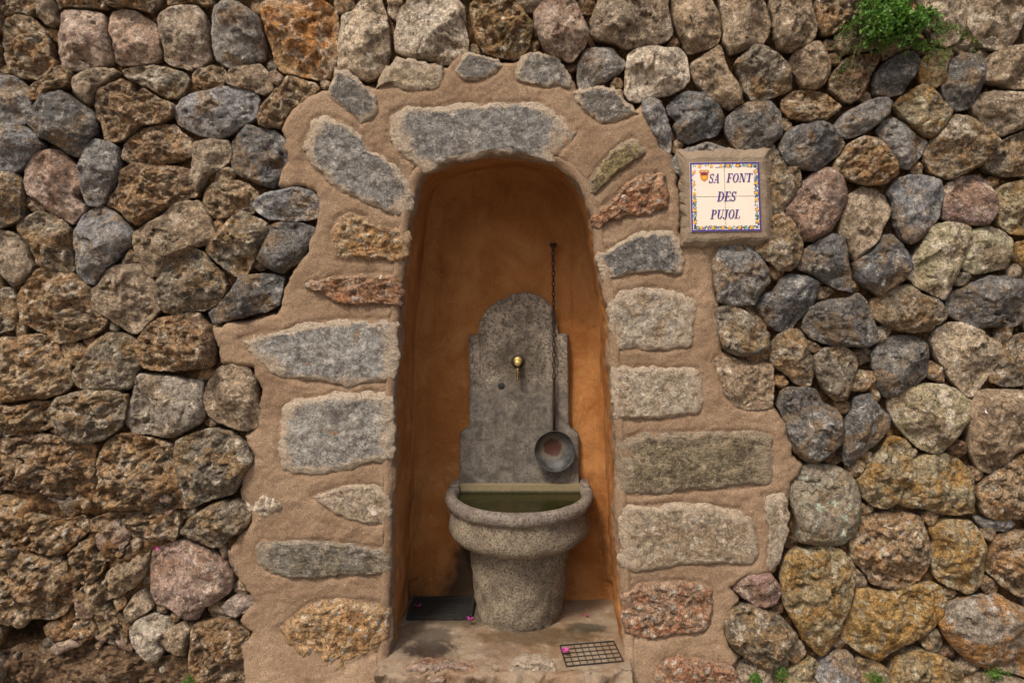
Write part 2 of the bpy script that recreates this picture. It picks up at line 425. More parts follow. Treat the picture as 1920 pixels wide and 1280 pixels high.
M['tin'] = T.fin(c, T.ramp(n_, 0.3, 0.7, 0.5, 0.7), T.bump(n_, 0.2, 0.004), 0.4, 0.15)
T = NT('drain_iron'); n_ = T.noise(60.0, 6, 0.7)
M['drain'] = T.fin(T.mix(T.ramp(n_, 0.5, 0.7), (0.012, 0.012, 0.011), (0.035, 0.03, 0.022)), 0.6, T.bump(n_, 0.4, 0.003), 0.4)
T = NT('drain_cement'); n_ = T.noise(40.0, 6, 0.7)
M['draincement'] = T.fin(T.mix(n_, (0.15, 0.13, 0.105), (0.32, 0.285, 0.24)), 0.9, T.bump(n_, 0.4, 0.005), 0.2)
T = NT('green_water'); n_ = T.noise(6.0, 4, 0.6)
M['water'] = T.fin(T.mix(T.ramp(n_, 0.4, 0.65), (0.014, 0.014, 0.003), (0.024, 0.018, 0.004)), 0.12, T.bump(T.noise(25.0, 2, 0.5), 0.08, 0.01), 0.13)
T = NT('glazed_tile'); n_ = T.noise(18.0, 5, 0.6)
M['tile'] = T.fin(T.mix(n_, (0.66, 0.56, 0.47), (0.74, 0.65, 0.56)), 0.22, T.bump(T.noise(30.0, 3, 0.5), 0.06, 0.01), 0.5)
def paint(name, c1, c2, r=0.25):
    T = NT(name); n_ = T.noise(160.0, 4, 0.7)
    return T.fin(T.mix(n_, c1, c2), r, None, 0.5)
M['blue'] = paint('cobalt_glaze', (0.035, 0.02, 0.14), (0.07, 0.045, 0.22))
M['yellow'] = paint('yellow_glaze', (0.62, 0.26, 0.015), (0.75, 0.40, 0.05))
M['teal'] = paint('teal_glaze', (0.05, 0.16, 0.15), (0.22, 0.36, 0.33))
M['skyblue'] = paint('pale_blue_glaze', (0.06, 0.08, 0.22), (0.20, 0.24, 0.38))
M['maroon'] = paint('maroon_glaze', (0.14, 0.02, 0.03), (0.24, 0.05, 0.05))
M['orange'] = paint('orange_glaze', (0.50, 0.17, 0.02), (0.55, 0.24, 0.04))
T = NT('pink_petal'); n_ = T.noise(90.0, 4, 0.6)
M['petal'] = T.fin(T.mix(n_, (0.26, 0.015, 0.14), (0.42, 0.05, 0.25)), 0.6, None, 0.3)
T = NT('white_petal'); M['wpetal'] = T.fin(T.mix(T.noise(90.0), (0.6, 0.5, 0.5), (0.75, 0.65, 0.66)), 0.6, None, 0.3)
def leafmat(name, a, b):
    T = NT(name); oi = T.n('ShaderNodeNewGeometry').outputs['Random Per Island']
    c = T.mix(oi, a, b)
    T.fin(c, 0.5, None, 0.35)
    tr = T.n('ShaderNodeBsdfTranslucent'); T.l(T.scalecol(c, 1.3), tr.inputs[0])
    ms = T.n('ShaderNodeMixShader'); ms.inputs[0].default_value = 0.3
    T.l(T.b.outputs[0], ms.inputs[1]); T.l(tr.outputs[0], ms.inputs[2])
    T.l(ms.outputs[0], T.t.nodes['Material Output'].inputs[0])
    return T.m
M['leaf'] = leafmat('fresh_leaf', (0.035, 0.10, 0.012), (0.11, 0.235, 0.03))
M['leafdull'] = leafmat('dull_leaf', (0.05, 0.085, 0.018), (0.10, 0.14, 0.04))
T = NT('plant_stem'); M['stem'] = T.fin(T.mix(T.noise(60.0), (0.10, 0.07, 0.035), (0.16, 0.12, 0.05)), 0.8)
T = NT('street_paving'); n_ = T.noise(3.0, 6, 0.6)
M['ground'] = T.fin(T.scalecol(T.mix(n_, (0.19, 0.155, 0.12), (0.27, 0.22, 0.17)), T.ramp(T.noise(60.0, 5, 0.7), 0.3, 0.7, 0.75, 1.25)), 0.9, T.bump(T.noise(40.0, 6, 0.7), 0.4, 0.01), 0.2)

# ------------------------------------------------------------------ ground
GZ = -0.22
g = link('ground', mesh_from('ground', [(-60, -60, GZ), (60, -60, GZ), (60, 4, GZ), (-60, 4, GZ)], [(0, 1, 2, 3)], False), None, M['ground'])
g['kind'] = 'structure'

# ------------------------------------------------------------------ outlines
NICHE = [(726, 1236), (731, 1150), (736, 1000), (738, 800), (742, 700), (748, 600), (757, 500), (768, 420), (779, 362), (790, 326), (830, 310), (870, 299), (920, 289),
         (950, 287), (1000, 297), (1040, 309), (1062, 323), (1085, 350), (1101, 385), (1110, 420), (1116, 470), (1126, 520), (1137, 570), (1143, 650), (1148, 750),
         (1153, 850), (1158, 1000), (1164, 1100), (1170, 1200), (1172, 1236)]
MORTAR = [(595, 170), (622, 160), (640, 148), (700, 160), (712, 140), (735, 112), (790, 112), (838, 124), (862, 100), (900, 102), (940, 114), (972, 114), (1000, 97), (1046, 104), (1066, 135), (1080, 166),
          (1120, 162), (1165, 166), (1190, 205), (1206, 196), (1240, 270), (1262, 287), (1275, 330), (1280, 440), (1300, 452), (1420, 452), (1432, 470), (1390, 480), (1345, 495), (1345, 560), (1352, 590), (1360, 660), (1400, 678), (1452, 684),
          (1455, 765), (1480, 800), (1490, 856), (1512, 872), (1486, 905), (1484, 960), (1470, 1050), (1452, 1078), (1400, 1085), (1372, 1105), (1390, 1130),
          (1370, 1150), (1362, 1190), (1378, 1222), (1388, 1236), (1370, 1250), (1350, 1340), (470, 1340), (462, 1270), (450, 1215), (468, 1190), (440, 1165), (472, 1130),
          (445, 1090), (425, 1040), (440, 1010), (470, 980), (465, 960), (445, 925), (455, 885), (474, 860), (455, 820), (478, 800), (484, 730), (470, 690),
          (412, 684), (400, 650), (392, 612), (440, 605), (518, 588), (528, 545), (545, 510), (575, 470), (585, 430), (596, 400), (590, 360), (560, 352), (512, 350),
          (533, 300), (532, 262), (524, 245), (535, 215), (560, 190)]
niche_w = np.array([W(*p) for p in NICHE])
mortar_w = np.array([W(*p) for p in MORTAR])

# stones, traced tile by tile.  one unit = 2.5 photo pixels, origin given per tile
TILES = {}
TILES[(0, 0)] = """b 0,13 10,9 20,12 28,19 33,28 34,38 38,46 35,53 25,58 12,58 5,53 1,44 -2,30
t 24,-6 34,-6 38,10 40,16 34,19 28,13
p 45,5 53,6 66,6 74,9 76,20 79,31 80,44 76,49 63,51 52,52 43,48 40,38 38,25 41,18 42,9
p 79,7 88,4 97,6 108,12 114,17 116,28 118,40 115,44 100,47 88,48 84,45 82,30 78,18
w 117,8 124,3 134,2 145,3 150,8 153,18 155,33 156,42 150,47 138,51 127,48 121,44 118,30 115,15
g 158,3 166,0 175,0 184,4 192,10 196,30 196,44 185,48 170,49 160,44 157,30 156,12
g -6,56 6,56 15,61 20,68 21,80 18,92 12,94 4,92 -6,90
b 20,64 27,58 30,55 38,56 40,50 46,49 50,54 50,62 46,66 34,67 27,73 22,75 18,70
t 52,59 60,53 72,50 84,51 87,54 80,59 72,64 69,70 66,78 60,76 54,69
m 88,51 100,48 112,48 125,50 137,54 140,59 136,67 130,73 122,73 112,67 100,62 92,57
b 141,56 146,49 158,47 166,50 168,58 164,64 152,66 143,63
t 168,57 172,50 182,47 195,47 200,53 203,62 204,66 196,70 186,66 176,64 169,62
d 25,78 30,71 44,67 50,70 58,77 69,84 72,92 68,102 63,110 58,118 50,116 42,109 30,104 20,93 19,87
o 70,68 80,62 90,59 97,63 100,71 106,66 112,70 120,74 128,77 127,86 118,91 104,93 96,99 90,104 80,105 76,102 75,95 70,85
g 129,78 134,71 148,67 165,64 178,65 190,68 192,76 188,88 180,92 172,98 162,103 150,102 140,97 131,93 128,86
o 90,110 96,102 104,96 117,92 128,91 132,97 139,102 142,108 141,117 132,120 118,123 106,124 94,122 88,118
g -6,91 6,92 18,96 25,101 30,109 24,113 18,120 14,127 6,130 -6,128
t 142,106 155,103 169,104 171,113 170,121 162,127 152,133 148,141 144,144 142,138 141,128
d 171,106 176,98 183,92 192,95 205,97 212,104 213,118 211,132 204,140 192,138 178,131 172,125
p 16,128 22,113 34,112 44,113 52,121 58,127 60,140 54,147 60,153 61,158 55,165 52,168 44,163 34,158 27,150 18,146 15,138
g 59,122 62,112 70,104 80,105 87,110 87,120 85,134 80,142 77,152 72,155 64,153 61,145 59,135
o 88,127 100,122 116,124 132,124 141,126 144,134 146,146 138,150 128,153 118,159 108,166 102,169 95,165 88,158 78,153 80,149 86,140
b 76,-12 118,-14 118,0 112,10 98,5 88,2 79,4
b 121,-14 156,-14 156,0 148,2 134,0 122,2
b -6,-12 22,-12 24,4 20,10 10,7 -6,11
b 40,-14 74,-14 75,6 60,4 46,3 41,6"""
TILES[(0, 128)] = """m -6,0 10,2 14,8 15,24 14,36 6,40 -6,44
b 151,15 157,8 165,9 175,7 184,9 190,15 191,24 187,32 180,33 170,34 160,37 154,33 150,24
m 8,42 14,35 26,30 36,33 46,38 51,44 51,56 53,68 54,75 46,76 36,74 26,70 20,56 14,50
g 52,46 60,33 67,29 75,26 82,30 90,38 98,46 97,56 90,61 86,67 78,72 72,79 69,85 62,83 56,78 54,70 55,62 52,54
t 99,47 108,40 120,33 128,26 136,23 148,22 152,28 157,40 160,50 152,56 142,59 133,63 127,69 124,73 119,79 113,80 106,74 100,66 99,56
m 172,34 182,32 192,35 198,39 199,46 194,55 190,66 184,76 177,80 170,76 160,68 153,60 155,53 163,45
m 88,68 96,58 100,62 101,69 92,71
t -6,44 6,46 12,50 16,60 19,68 22,72 18,80 12,85 7,87 3,82 -6,76
b 10,94 16,84 24,75 30,73 40,77 52,76 58,82 64,88 64,98 70,106 78,112 72,119 66,124 52,129 40,130 30,124 20,119 12,115 10,104
t 65,89 72,84 76,76 84,71 96,70 106,71 112,80 115,88 114,98 118,104 112,112 106,118 103,122 96,123 88,118 80,112 70,105 66,97
m 115,87 120,78 126,69 134,62 145,58 151,61 158,71 166,78 169,86 168,92 162,100 154,104 142,105 130,108 122,107 116,98
d 156,106 162,101 170,92 176,84 178,79 192,77 205,77 213,80 211,92 209,100 198,106 186,109 172,113 160,115
o 103,126 110,117 120,110 134,108 148,106 152,112 158,118 160,130 161,145 156,149 140,149 120,150 105,147 102,136
m -6,88 4,88 9,96 10,112 6,120 -6,122
g 189,22 196,17 208,14 222,12 232,14 238,20 240,28 237,35 226,37 212,38 200,36 191,31 188,27
d 199,42 206,39 218,38 228,40 236,44 235,50 230,60 224,68 222,71 216,73 210,77 202,74 194,70 191,67 195,58"""
TILES[(0, 256)] = """b -6,-2 10,-3 24,-5 36,-2 40,4 42,14 48,18 51,26 50,34 42,40 30,44 18,45 6,47 -6,46
m 51,26 54,19 60,13 64,5 70,-2 80,-6 94,-4 102,1 103,16 100,24 98,34 92,38 78,37 66,36 56,35 52,30
b -6,48 8,50 24,46 34,49 38,56 38,64 32,66 22,70 8,72 -6,74
m 37,52 42,43 54,38 70,37 84,38 94,41 93,52 91,62 88,68 78,74 64,77 54,75 46,70 41,62
w 92,62 94,52 98,40 100,28 104,25 120,26 134,28 150,30 151,46 152,58 148,63 140,67 132,71 122,73 108,71 97,69
t 151,42 154,32 162,21 172,18 184,20 190,30 192,42 194,58 190,66 180,68 168,63 156,57 152,50
m 130,84 132,74 144,69 160,66 172,68 180,76 186,83 190,90 184,98 180,106 174,114 162,118 150,122 142,126 136,118 134,108 132,98
b 71,86 78,76 88,70 98,70 112,74 126,78 130,86 130,96 133,106 136,118 138,126 124,130 108,128 92,127 76,126 68,120 72,108 71,98
o -6,76 10,72 24,70 40,72 56,76 70,78 70,90 70,102 60,108 54,118 40,118 24,116 10,112 -6,110
w 178,113 184,104 194,106 202,112 210,118 216,124 212,130 202,134 192,138 185,134 180,122
t 14,118 24,115 46,120 56,118 62,104 70,102 72,114 66,122 62,130 50,134 30,132 20,126
m 134,144 140,134 152,126 166,120 178,120 186,126 188,134 182,142 172,148 166,155 158,156 146,150 137,148"""
TILES[(0, 384)] = """p 69,18 76,12 86,6 92,10 98,14 95,22 92,30 84,33 76,32 70,28
t 76,50 84,40 94,30 104,24 112,26 110,38 106,50 98,58 86,66 78,68 73,66 76,58
p 110,38 112,30 120,26 134,22 148,28 160,34 168,42 173,52 170,62 160,70 150,74 146,82 138,82 126,76 114,70 111,62 112,50
b -6,-12 14,-10 30,2 48,6 62,4 66,14 58,22 50,30 40,34 24,30 10,26 -6,28
b -6,30 10,28 26,32 42,36 52,44 58,54 54,66 48,76 38,82 22,80 8,84 -6,82
b 50,32 60,22 68,20 70,32 80,36 74,48 66,56 60,54 54,42
b 66,6 84,2 104,2 132,2 134,14 130,22 114,24 100,22 98,12 88,5 76,11 68,16
p 56,62 62,58 68,66 72,72 68,80 60,81 56,74
t 90,76 96,66 106,60 110,68 112,74 104,80 97,84 92,82
w 96,92 100,82 112,78 124,82 128,88 122,92 118,98 122,104 116,112 110,114 104,108 98,100
t 117,95 126,88 136,84 142,88 141,98 140,109 132,106 124,101 119,99
o 142,88 148,84 158,82 170,82 180,88 186,92 186,104 182,112 186,120 184,128 170,134 150,134 143,122 141,108
p 164,70 174,65 184,66 193,69 186,74 176,80 170,78
p 168,30 174,34 182,42 190,50 188,56 182,54 174,46 169,40
p 36,104 40,100 52,98 60,97 60,101 50,105 40,108
b 46,84 56,80 66,84 72,92 64,98 54,96 47,94
p 66,92 72,90 76,98 74,101 68,97
p 84,97 90,95 97,104 96,107 88,103
b 70,78 84,76 90,84 96,92 94,102 86,94 76,90
e 22,112 40,108 60,104 84,106 104,114 126,112 142,114 144,136 90,140 20,138
e -8,108 8,104 24,110 30,124 28,138 -8,138
b 60,58 72,52 76,60 74,68 80,76 72,76 66,66"""
TILES[(160, 0)] = """j 33,3 40,-4 60,-6 78,-4 90,4 92,14 91,30 90,46 86,57 76,58 62,56 48,52 44,44 41,32 37,22 34,12
w 95,10 104,6 112,-5 124,-5 128,6 130,18 131,36 128,48 122,56 112,60 104,54 98,50 91,47 92,32 94,18
w 138,8 146,-4 160,-6 180,-5 188,4 189,18 190,30 190,40 182,45 172,47 160,44 146,42 136,38 134,26 136,14
p 41,54 46,52 52,58 48,64 44,63
o 32,80 40,70 48,62 56,56 68,60 76,62 78,66 72,72 64,76 58,80 54,88 50,96 40,95 32,92 31,86"""
TILES[(344, 0)] = """b 10,20 8,4 14,-6 34,-6 46,4 54,14 55,22 52,34 48,42 40,45 30,43 18,38 12,30
p 56,10 62,2 72,-5 86,-3 92,8 96,18 99,24 96,34 92,38 86,44 82,46 76,42 68,40 60,30 56,20
t 102,6 106,-6 130,-8 156,-5 158,8 160,18 162,24 158,30 148,34 136,34 126,37 118,32 104,30 100,26 99,14
g 90,46 94,36 106,34 117,35 122,42 126,46 124,52 116,57 106,62 96,66 90,65 88,56
w 128,40 134,35 142,33 154,35 166,36 172,42 174,52 174,60 168,67 158,71 146,73 134,76 128,74 124,68 125,54
g 138,76 146,73 152,76 157,86 160,98 161,110 159,114 152,110 146,102 140,92 137,84"""
TILES[(480, 0)] = """t 24,4 26,-6 50,-8 57,0 62,12 62,24 60,32 52,36 42,39 36,40 33,34 30,26 26,14
t 60,-2 62,-8 90,-8 96,2 99,14 98,24 94,32 86,33 78,38 68,40 64,30 63,14
t 98,2 100,-8 124,-8 130,4 133,14 132,26 128,32 120,36 114,39 106,36 102,28 100,14
t 38,47 46,42 54,37 60,33 63,36 67,48 70,56 75,64 78,72 77,77 70,82 64,80 58,74 50,68 42,60 39,54
m 71,46 78,40 86,34 94,33 103,38 110,44 114,52 115,66 108,70 96,74 84,75 79,68 77,58 74,50
t 115,39 122,34 130,30 137,30 142,38 145,48 144,56 138,64 134,66 124,65 118,58 113,48
d 21,80 28,72 36,68 50,68 56,74 62,80 65,88 64,94 56,102 46,105 36,107 28,103 26,95 28,91 22,86
d 66,88 74,80 84,75 96,74 102,78 107,84 109,94 108,102 100,108 94,112 84,113 74,111 68,104 65,96
b 108,76 114,70 124,66 136,67 146,72 154,80 148,86 140,90 126,90 114,88 108,82
b 146,54 152,46 158,42 170,40 182,38 180,48 174,60 168,72 160,76 152,72 144,66 143,60
g 146,94 154,84 166,78 178,73 186,72 190,76 188,84 180,92 168,101 156,104 150,102
d 105,110 110,99 120,93 134,90 140,91 146,95 154,102 155,108 150,116 140,124 132,128 120,126 110,122"""
TILES[(576, 0)] = """b 36,2 42,-8 60,-8 74,-2 72,8 62,16 54,24 44,26 38,20
t 52,26 62,22 74,24 84,30 82,36 70,39 58,40 52,34
t 86,22 96,24 110,26 112,34 100,37 90,44 86,36
d 82,54 90,46 98,40 110,38 116,46 112,56 106,62 102,70 92,72 82,70 80,62
y 115,48 124,36 132,36 138,46 136,60 128,66 120,65 116,58
d 140,44 148,39 160,40 166,46 164,60 158,72 154,80 146,84 138,80 134,70 132,62 138,56
y 96,78 100,72 112,64 118,61 126,66 132,74 140,84 136,90 130,97 122,103 114,98 104,90 98,84
g 83,98 88,91 96,88 104,92 112,99 122,106 118,114 112,122 106,127 98,124 92,112 86,106
m 118,114 124,104 134,94 142,87 152,87 162,94 170,102 173,108 168,118 160,124 148,130 136,134 124,130 119,122
t 155,78 162,70 174,67 198,68 200,92 190,97 178,102 170,98 162,90 157,84
t 166,50 170,40 180,34 198,32 200,66 186,66 174,62 165,60
w 150,4 156,-8 192,-8 192,14 190,28 184,34 174,36 164,34 156,26 152,18
w 112,-8 148,-8 151,6 150,20 144,30 136,34 128,30 120,20 116,8
b 76,-8 108,-8 112,6 116,20 108,24 90,20 78,14
m 172,112 180,104 200,96 202,130 180,134 168,128 164,122
b 52,120 60,108 72,103 84,104 92,112 97,120 98,130 88,138 72,138 58,134 50,128"""
TILES[(576, 128)] = """p 14,28 20,18 28,8 40,-2 50,-3 58,4 62,14 60,28 54,38 46,48 36,53 28,52 22,40 15,33
t 56,40 60,26 64,17 74,12 84,13 92,20 96,30 94,36 88,44 84,54 76,62 68,68 64,62 62,52 56,46
g 92,16 98,6 108,3 120,4 131,7 133,18 130,34 124,42 118,50 110,55 104,52 98,42 96,32 95,22
p 134,14 140,8 150,3 162,3 170,10 175,22 173,34 168,41 156,41 144,38 134,36 133,24
y 174,14 184,8 200,6 200,48 186,48 176,40 174,28
w 106,78 112,64 118,52 126,41 134,38 146,39 154,43 153,54 148,66 144,78 138,90 134,97 124,93 112,86
w 150,60 154,50 156,44 168,42 180,45 187,52 187,64 182,74 172,76 158,78 148,74
d 20,68 28,60 40,52 50,48 58,50 62,58 62,72 65,86 64,92 54,90 44,84 36,78 24,74
d 66,70 78,60 88,48 94,48 102,55 108,64 109,74 102,82 94,88 84,94 76,88 68,82
d 10,82 18,77 32,79 41,84 38,94 34,102 26,110 20,118 12,121 4,118 -4,110 -8,100 -2,92 8,91
d 28,112 34,102 46,98 60,96 70,92 76,98 80,108 83,118 85,128 76,134 64,133 48,132 34,127 28,120
m 78,100 86,94 98,88 108,86 118,92 130,97 137,104 137,110 130,116 122,122 110,122 96,120 84,112
d 137,98 144,90 158,84 170,78 184,79 200,84 200,112 190,117 174,118 160,119 148,114 138,108
y 189,54 200,50 200,76 191,70"""
TILES[(576, 256)] = """w 125,2 130,-8 140,-14 154,-12 170,-4 178,2 180,10 174,20 166,30 158,40 154,43 146,36 138,26 132,16
d 80,10 88,0 100,-4 114,-3 123,2 124,14 122,28 112,36 100,41 92,44 85,36 82,24
m 36,12 44,6 58,5 66,10 69,18 66,26 64,36 60,44 52,45 44,40 40,30 36,22
m 2,10 8,-4 18,-10 26,-8 32,2 35,12 36,24 34,35 28,36 22,32 12,24 4,18
d 8,48 12,36 22,35 36,37 42,46 54,53 58,64 58,76 50,84 44,88 38,92 30,90 22,84 16,72 14,60
d 59,62 64,52 70,42 78,40 84,48 92,56 93,64 88,72 80,80 70,88 62,94 58,90 59,76
w 92,46 104,38 120,32 134,32 144,36 156,46 158,54 152,64 144,74 134,84 128,86 116,82 108,74 98,64 93,54
t 154,50 160,38 172,36 200,38 200,80 188,86 178,96 170,100 160,96 154,84 153,68
m 168,28 176,16 182,4 190,-4 200,-6 200,34 182,35 170,32
y 70,106 78,94 88,82 94,72 104,75 109,80 109,92 108,104 102,112 98,122 90,127 78,124 72,116
y 110,92 120,88 136,86 150,92 157,102 158,118 158,130 140,132 120,128 104,126 98,120 104,112
l 16,112 22,96 34,93 50,94 62,99 69,106 72,122 71,134 68,146 58,154 46,155 36,154 25,152 22,134
b 160,112 170,102 182,92 200,84 200,132 180,136 164,132"""
TILES[(576, 384)] = """b 66,10 76,4 92,2 110,4 120,8 124,20 128,34 124,44 120,52 110,60 104,62 90,60 80,56 72,44 66,38 64,24
y 124,12 140,8 158,10 164,18 168,30 166,44 164,58 156,64 142,60 130,54 126,40 128,26
b 172,24 182,18 200,16 200,66 188,64 176,56 168,48 170,34
g 162,8 170,6 184,6 190,11 184,16 172,15 164,12
y 10,50 14,36 24,30 40,27 56,29 64,36 67,44 66,60 62,76 58,88 52,98 46,108 42,111 34,104 26,96 20,84 14,70
y 60,88 66,72 70,60 84,62 100,62 118,56 132,58 137,70 136,80 126,90 118,98 104,104 94,110 84,115 72,108 58,98
h 138,72 148,68 160,66 176,64 188,70 200,76 200,126 180,122 164,118 148,110 136,98 131,86 137,80
y 94,124 98,112 110,106 126,108 140,114 148,122 150,138 94,138
g 46,112 54,106 64,108 70,118 72,138 46,138 36,124
y 10,124 24,118 38,114 44,126 44,138 10,138
t 158,124 172,122 200,130 200,140 156,140"""
TILES[(424, 384)] = """p 126,58 134,48 146,46 154,46 160,54 163,62 160,69 152,73 144,72 136,66
m 120,78 126,72 138,70 150,74 162,80 170,88 175,95 168,104 162,112 159,119 150,118 140,114 130,106 121,96"""
# per-stone colour nudges for stones that stand out: (x px, y px) -> base colour
TINT = {(1385, 235): (.125, .115, .102), (1720, 690): (.13, .12, .106), (1240, 130): (.54, .45, .35), (805, 55): (.48, .40, .31),
        (1560, 1110): (.265, .195, .10), (1680, 1180): (.29, .18, .065), (1545, 70): (.21, .13, .06), (1760, 490): (.33, .28, .17), (1860, 470): (.35, .31, .20),
        (1790, 660): (.36, .28, .19), (1750, 790): (.29, .24, .14), (350, 1080): (.36, .25, .20), (340, 70): (.36, .28, .215), (90, 340): (.34, .25, .20),
        (1415, 1105): (.26, .16, .135), (305, 760): (.27, .23, .185), (935, 60): (.17, .11, .045), (1850, 375): (.24, .165, .145), (1530, 380): (.22, .155, .125),
        (1190, 40): (.25, .19, .135), (1885, 1160): (.25, .215, .175)}
QUOIN = """s 728,235 733,212 760,198 800,203 860,192 900,194 940,192 1010,190 1040,205 1060,222 1085,243 1070,265 1050,285 1045,308 1020,302 1000,296 950,287 920,287 890,296 850,304 820,314 795,323 770,303 740,285 730,262
s 578,245 585,225 605,215 640,225 660,235 685,260 690,275 715,290 740,310 770,345 778,362 773,390 757,405 735,405 700,385 660,370 625,350 600,325 580,310 572,290 565,270
n 618,470 620,435 632,408 655,398 680,405 700,420 740,430 765,440 766,465 763,490 730,487 690,488 650,492 620,485
r 568,540 580,528 610,525 640,515 700,512 735,515 754,530 754,555 750,573 710,572 670,570 625,568 605,550 580,547
s 447,635 490,622 530,622 560,608 600,602 650,598 746,597 746,640 743,690 741,712 700,718 650,724 600,718 550,712 505,698 485,675 465,655
s 522,800 530,770 548,748 600,745 625,735 660,738 690,735 740,737 739,800 738,865 690,870 650,882 600,888 550,892 530,880 520,840
c 585,930 620,918 650,908 700,910 730,925 734,955 728,980 690,985 660,975 620,960 595,940
k 480,1030 487,1012 530,1015 580,1012 640,1018 690,1025 734,1030 733,1060 730,1075 690,1078 650,1080 590,1085 540,1083 500,1070 480,1055
n 520,1180 555,1150 580,1130 640,1125 700,1130 728,1140 728,1180 722,1215 690,1230 655,1240 645,1260 600,1275 570,1270 555,1220 530,1200
k 1098,345 1120,315 1150,280 1185,257 1200,265 1215,285 1190,300 1160,320 1140,340 1115,366 1102,366
r 1106,415 1125,390 1150,372 1180,340 1200,328 1245,322 1252,360 1255,385 1230,400 1200,405 1170,405 1140,415 1113,432
s 1113,475 1140,468 1170,452 1200,433 1230,432 1262,435 1278,455 1285,480 1280,515 1265,518 1240,510 1200,512 1170,518 1132,528 1122,505
c 1136,565 1165,545 1220,538 1270,545 1300,560 1308,580 1300,620 1298,650 1250,658 1200,655 1148,655 1141,610
c 1144,690 1200,688 1260,692 1310,690 1318,720 1320,760 1312,778 1270,780 1210,788 1152,788 1147,740
k 1156,830 1200,812 1300,810 1400,808 1450,815 1452,860 1450,905 1400,915 1300,920 1200,930 1160,928 1157,880
c 1158,950 1200,948 1300,945 1390,955 1420,980 1425,1030 1415,1060 1370,1060 1300,1055 1240,1065 1190,1072 1166,1070 1161,1000
c 1432,930 1478,922 1482,960 1475,1010 1468,1050 1450,1075 1440,1065 1445,1000
r 1166,1110 1200,1095 1260,1090 1310,1090 1335,1100 1340,1140 1335,1165 1320,1185 1270,1190 1230,1200 1200,1195 1172,1190 1168,1150
t 1340,680 1345,668 1375,670 1400,682 1450,685 1453,720 1450,765 1420,770 1385,765 1360,745 1350,710
m 1340,580 1360,573 1390,578 1420,600 1445,625 1445,650 1420,668 1380,668 1355,655 1345,620
g 1335,490 1345,465 1365,455 1395,455 1425,480 1445,510 1448,530 1430,550 1415,572 1380,575 1345,565 1340,535
r 1230,1240 1260,1230 1310,1232 1350,1240 1370,1248 1390,1265 1380,1310 1250,1310 1225,1265
g 1258,300 1285,277 1325,266 1370,278 1400,290 1385,335 1300,340 1266,325
m 1425,310 1440,283 1465,290 1480,310 1497,345 1490,370 1475,390 1472,405 1445,408 1430,350
m 1415,470 1432,435 1455,410 1480,405 1495,425 1507,455 1500,490 1485,510 1460,508 1440,490
s 612,165 620,145 625,127 648,128 665,140 680,155 697,170 710,188 708,212 695,225 675,230 655,215 635,195 616,180
c 703,165 720,130 745,105 775,112 810,118 833,123 832,155 815,165 780,175 750,165 725,158
s 850,130 860,110 875,98 910,103 935,110 943,122 928,138 910,150 885,150 865,146
s 966,135 975,110 990,100 1000,95 1030,102 1045,103 1060,125 1075,155 1070,167 1050,158 1025,162 995,160 968,150
s 1076,170 1105,165 1135,162 1155,165 1170,180 1185,200 1200,210 1180,220 1155,228 1125,230 1110,220 1090,205 1080,190"""
QUOIN_TINT = {(900, 250): (.21, .198, .182), (650, 300): (.225, .21, .192), (600, 660): (.30, .285, .262), (630, 810): (.31, .288, .255), (1205, 475): (.145, .137, .128),
              (660, 180): (.16, .142, .122), (900, 125): (.18, .16, .14), (1140, 195): (.15, .132, .11), (1020, 130): (.22, .195, .165), (1300, 860): (.22, .175, .11),
              (1160, 310): (.27, .205, .095), (600, 1045): (.215, .19, .155), (770, 140): (.34, .265, .175), (640, 1200): (.37, .225, .11), (1290, 1000): (.36, .285, .20),
              (1395, 515): (.175, .165, .155)}

# ------------------------------------------------------------------ stone builder
def smooth_outline(poly, N):
    P = np.asarray(poly, float)
    for _ in range(2):
        Q = np.roll(P, -1, 0)
        a = 0.90 * P + 0.10 * Q; b = 0.10 * P + 0.90 * Q
        P = np.stack([a, b], 1).reshape(-1, 2)
    E = np.linalg.norm(np.roll(P, -1, 0) - P, axis=1); s = np.concatenate([[0], np.cumsum(E)])
    P2 = np.vstack([P, P[:1]]); t = np.linspace(0, s[-1], N, endpoint=False)
    return np.stack([np.interp(t, s, P2[:, 0]), np.interp(t, s, P2[:, 1])], 1), s[-1]

def area_cent(P):
    x, y = P[:, 0], P[:, 1]; x1, y1 = np.roll(x, -1), np.roll(y, -1); c = x * y1 - x1 * y; A = c.sum() / 2
    return abs(A), np.array([((x + x1) * c).sum(), ((y + y1) * c).sum()]) / (6 * A)

